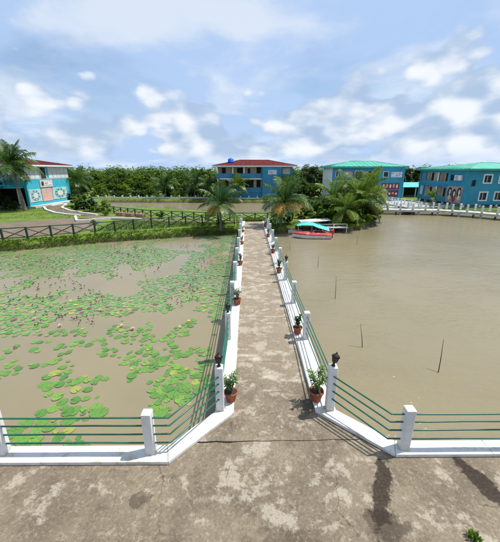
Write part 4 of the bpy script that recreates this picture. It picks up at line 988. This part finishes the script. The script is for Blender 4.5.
def low_wall(label, x0, x1, y):
    o = thing('low_wall', label, 'wall'); m = MB(); m.box(x0, x1, y, y + .2, -.1, .22); m.build('base', 'white_paint', o); pmm = MB(); pmm.box(-.14, .14, -.05, .25, -.1, .55, bev=.02); me = pmm.mesh('pier', 'white_paint')
    k = 0; x = x0
    while x <= x1: put('pier', me, o, (x, y, 0)); x += 1.7
low_wall('low white wall with short piers along the far bank before the hedge', -33, -7.2, 67.3)
low_wall('low white wall with short piers in front of the red roofed house', -6.6, 9, 65.6)

sheet('pavement', [(16.5, 50.5), (31.5, 50.3), (33.0, 51.0), (32.4, 60), (29.5, 61), (16, 61)], .01, 'pier_concrete')
# ------------------------------------------------------------------ pier before the blue houses
def pier():
    pts = [Vector(p + (0,)) for p in [(16.9, 47.2), (19.6, 47.0), (27.6, 45.9), (30.8, 43.9), (33.6, 40.3), (38, 35.5), (44, 31)]]
    o = thing('pier', 'long pale concrete pier standing in the brown water before the blue houses', 'pier')
    wd = 2.0; L = []; Rr = []
    for i, p in enumerate(pts):
        a = (pts[min(i + 1, len(pts) - 1)] - pts[max(i - 1, 0)]).normalized(); n = Vector((-a.y, a.x, 0)); L.append(p + n * wd); Rr.append(p)
    for i in range(len(pts) - 1):
        a, b, c, d = Rr[i], Rr[i + 1], L[i + 1], L[i]
        m = MB(); m.prism([(a.x, a.y), (b.x, b.y), (c.x, c.y), (d.x, d.y)], -.26, .02); m.build('deck', 'pier_concrete', o)
    def along(line, step, s0=0):
        out = []; carry = s0
        for a, b in zip(line, line[1:]):
            l = (b - a).length; s = carry
            while s < l: out.append(a.lerp(b, s / l)); s += step
            carry = s - l
        return out
    pl = MB(); pl.tube([(0, 0, -1.9), (0, 0, -.26)], .13, 8); plm = pl.mesh('pile', 'pier_concrete')
    for p, q in zip(along(Rr, 2.6, .4), along(L, 2.6, .4)): put('pile', plm, o, p.lerp(q, .1)); put('pile', plm, o, p.lerp(q, .9))
    pp = MB(); pp.box(-.11, .11, -.11, .11, .02, 1.0, bev=.015); pme = pp.mesh('post', 'post_paint')
    for nm, line, stp, lb in (('near', Rr, 1.75, 'white posts with thin green bars along the water edge of the pier'), ('back', L, 1.75, 'white posts with thin green bars along the house side of the pier')):
        r = thing('railing', lb, 'railing'); ln = [p + (Vector((-.0, .18, 0)) if nm == 'near' else Vector((0, -.18, 0))) for p in line]; ps = along(ln, stp, .3)
        for p in ps: put('post', pme, r, p)
        for z in (.35, .6, .85): m = MB(); m.tube([p + Vector((0, 0, z)) for p in ps], .02, 5); m.build('bar', 'green_bar', r)
pier()
def footbridge():
    o = thing('footbridge', 'pale railed footbridge from the pier back to the green roofed house', 'bridge'); M = Matrix.Translation((25.2, 48.4, 0)) @ Matrix.Rotation(R(10), 4, 'Z')
    m = MB(); m.box(-1, 1, 0, 9, .03, .2, M); m.build('deck', 'pier_concrete', o)
    for s in (-1, 1):
        for k in range(6): m = MB(); m.box(s * .9 - .07, s * .9 + .07, 1.7 * k + .1, 1.7 * k + .24, .2, 1.15, M); m.build('post', 'post_paint', o)
        for z in (.65, 1.05): m = MB(); m.tube([M @ Vector((s * .9, .1, z)), M @ Vector((s * .9, 8.8, z))], .035, 6); m.build('rail', 'post_paint', o)
footbridge()
def shed():
    o = thing('open_shed', 'open sided shed with turquoise roof between the green roofed houses', 'shed', (33.6, 70, 0))
    m = MB(); a = [(-.4, -.4, 2.1), (8.4, -.4, 2.1), (8.4, 2.5, 3.0), (-.4, 2.5, 3.0), (8.4, 5.4, 2.1), (-.4, 5.4, 2.1)]; m.add(a + [(x, y, z - .08) for x, y, z in a], [(0, 1, 2, 3), (3, 2, 4, 5), (9, 8, 7, 6), (11, 10, 8, 9), (0, 6, 7, 1), (1, 7, 8, 2), (2, 8, 10, 4), (4, 10, 11, 5), (5, 11, 9, 3), (3, 9, 6, 0)]); m.build('roof', 'roof_turquoise', o)
    for x in (0, 2.7, 5.3, 8):
        for y in (0, 5): m = MB(); m.box(x - .08, x + .08, y - .08, y + .08, -.1, 2.2); m.build('post', 'trim_white', o)
    m = MB(); m.box(.1, 7.9, 4.7, 4.9, 0, 1.9); m.build('back_wall', 'dark_room', o)
shed()
palm(31.0, 54.2, 1.2, 1.6, 'small palm between the pier and the blue house', 11, 'palm_light')
shrub(29.6, 50.4, 1, .9, 'small dark shrub behind the pier before the long blue house')

# ------------------------------------------------------------------ boats at the bank
def hull(L, B, H, n=14):
    """stations from stern (x=0) to bow (x=L): keel, chine and sheer lines"""
    sec = []
    for i in range(n + 1):
        t = i / n; w = B / 2 * (1 if t < .45 else max(.02, math.cos((t - .45) / .55 * math.pi / 2) ** .8)); k = .0 if t < .6 else H * .55 * ((t - .6) / .4) ** 2; sh = H * (1 + .16 * t * t)
        sec.append([(t * L, -w, sh), (t * L, -w * .86, H * .38 + k * .6), (t * L, 0, k * .9), (t * L, w * .86, H * .38 + k * .6), (t * L, w, sh)])
    return sec
def hull_mesh(sec):
    m = MB(); vs = [p for s in sec for p in s]; fs = []
    for i in range(len(sec) - 1):
        for j in range(4): a = i * 5 + j; fs.append((a, a + 5, a + 6, a + 1))
    fs.append((0, 1, 2, 3, 4)); m.add(vs, fs, False); return m
def speedboat():
    o = thing('speedboat', 'small red and white speedboat moored at the bank by the walkway', 'boat', (8.0, 30.1, WATER - .14), R(176)); sec = hull(3.7, 1.4, .46)
    hull_mesh(sec).build('hull', 'boat_white', o)
    m = MB(); d = []; n = len(sec)
    for i, s in enumerate(sec):
        x, y, z = s[0]; w = -y; cr = .20 * min(1, w / .5); d.append([(x, -w * 1.02, z), (x, -w * .97, z + .10), (x, -w * .55, z + .10 + cr * .7), (x, w * .55, z + .10 + cr * .7), (x, w * .97, z + .10), (x, w * 1.02, z)])
    vs = [p for s in d for p in s]; fs = [(i * 6 + j, i * 6 + j + 1, i * 6 + j + 7, i * 6 + j + 6) for i in range(n - 1) for j in range(5) if not (2 <= i <= 5 and j == 2)]; fs.append((5, 4, 3, 2, 1, 0)); m.add(vs, fs); m.build('deck', 'boat_red', o)
    m = MB(); m.box(.62, 1.86, -.40, .40, .32, .36); m.build('cockpit_floor', 'dark_room', o)
    for y in (-.22, .22): m = MB(); m.box(.75, 1.1, y - .17, y + .17, .36, .58, bev=.03); m.box(.7, .8, y - .17, y + .17, .5, .88, bev=.03); m.build('seat', 'boat_red', o)
    m = MB(); m.add([(1.9, -.5, .68), (2.1, 0, .70), (1.9, .5, .68), (1.72, -.46, .92), (1.9, 0, .96), (1.72, .46, .92)], [(0, 1, 4, 3), (1, 2, 5, 4)]); m.build('windscreen', 'lantern_glass', o)
    m = MB(); m.box(-.3, .12, -.2, .2, .55, .98, bev=.06); m.box(-.22, -.05, -.07, .07, -.1, .56); m.build('outboard_motor', 'boat_red', o)
    m = MB(); m.tube([(.9, -.77, .5), (2.6, -.74, .54), (3.6, -.45, .58)], .025, 6); m.build('rub_rail', 'boat_white', o)
speedboat()
def canopy_boat():
    o = thing('canopy_boat', 'boat with a turquoise tarpaulin canopy behind the red speedboat', 'boat', (8.1, 31.7, WATER - .2), R(170)); hull_mesh(hull(4.0, 1.5, .5)).build('hull', 'boat_white', o)
    m = MB(); m.box(.1, 3.2, -.62, .62, .38, .42); m.build('floor', 'stick', o)
    m = MB(); vs = []; N = 6; K = 8
    for i in range(N + 1):
        x = -.1 + 3.2 * i / N; zc = .72 + .55 * min(1, i / (N * .55)) - (.12 if i == N else 0)
        for j in range(K + 1):
            u = -1 + 2 * j / K; vs.append((x, u * .86, zc + .16 * (1 - u * u) - .02 * math.sin(i * 2 + j * 1.3)))
    vs += [(x, y, z - .02) for x, y, z in vs]; q = (N + 1) * (K + 1); fs = []
    for i in range(N):
        for j in range(K): a = i * (K + 1) + j; fs.append((a, a + K + 1, a + K + 2, a + 1)); fs.append((q + a + 1, q + a + K + 2, q + a + K + 1, q + a))
    m.add(vs, fs, True); m.build('canopy', 'tarp_turquoise', o)
    for x, z in ((.05, .72), (1.6, 1.1), (2.95, 1.2)):
        for s in (-.7, .7): m = MB(); m.tube([(x, s, .42), (x, s * 1.02, z + .06)], .022, 6); m.build('pole', 'boat_white', o)
    m = MB(); m.box(1.5, 2.6, -.5, .5, .42, .75, bev=.04); m.build('bench', 'mural_black', o)
canopy_boat()
def jetty():
    o = thing('jetty', 'low white jetty with a rail beside the turquoise boat', 'jetty', (7.2, 33.1, WATER), R(4))
    for k in range(9): m = MB(); m.box(.36 * k, .36 * k + .34, -.7, .7, .52, .58); m.build('plank', 'boat_white', o)
    for x in (.15, 1.7, 3.1):
        for y in (-.6, .6): m = MB(); m.tube([(x, y, -.9), (x, y, .52 if y > 0 else .95)], .035, 7); m.build('post', 'boat_white', o)
    m = MB(); m.tube([(.15, -.6, .93), (3.1, -.6, .93)], .022, 6); m.build('rail', 'boat_white', o)
    r = thing('shade_roof', 'pale grey sheet roof on poles above the boats at the bank', 'roof', (5.6, 33.3, WATER), R(8))
    m = MB(); m.add([(0, -.4, 1.05), (3.2, -.3, 1.2), (3.3, .9, 1.3), (-.1, .9, 1.15), (0, -.4, 1.01), (3.2, -.3, 1.16), (3.3, .9, 1.26), (-.1, .9, 1.11)], [(0, 1, 2, 3), (7, 6, 5, 4), (0, 4, 5, 1), (1, 5, 6, 2), (2, 6, 7, 3), (3, 7, 4, 0)]); m.build('sheet', 'pier_concrete', r)
    for x, y in ((.1, -.3), (3.1, -.2), (.1, .8), (3.1, .8)): m = MB(); m.tube([(x, y, -.6), (x, y, 1.07)], .035, 6); m.build('pole', 'stick', r)
jetty()
# stacks of bricks drying on the verge before the far fence
bk = MB(); bk.box(-.12, .12, -.055, .055, 0, .07); BR = bk.mesh('brick', 'brick_red')
for (x, y, lb) in [(-16.6, 41.4, 'left stack of pinkish bricks on the verge by the far pond'), (-15.1, 40.6, 'middle stack of pinkish bricks on the verge by the far pond'), (-13.5, 39.9, 'right stack of pinkish bricks on the verge by the far pond')]:
    o = thing('brick_stack', lb, 'brick stack', (x, y, 0), R(-18), 'brick stacks on the verge')
    m = MB()
    for k in range(5):
        for i in range(4):
            for j in range(3):
                u = -.4 + .27 * i + rng.uniform(-.015, .015) + (.05 if k % 2 else 0); v = -.25 + .2 * j; m.box(u - .12, u + .12, v - .08, v + .08, .078 * k, .078 * k + .07)
    tag(m.build('bricks', 'brick_red', o), kind='stuff')
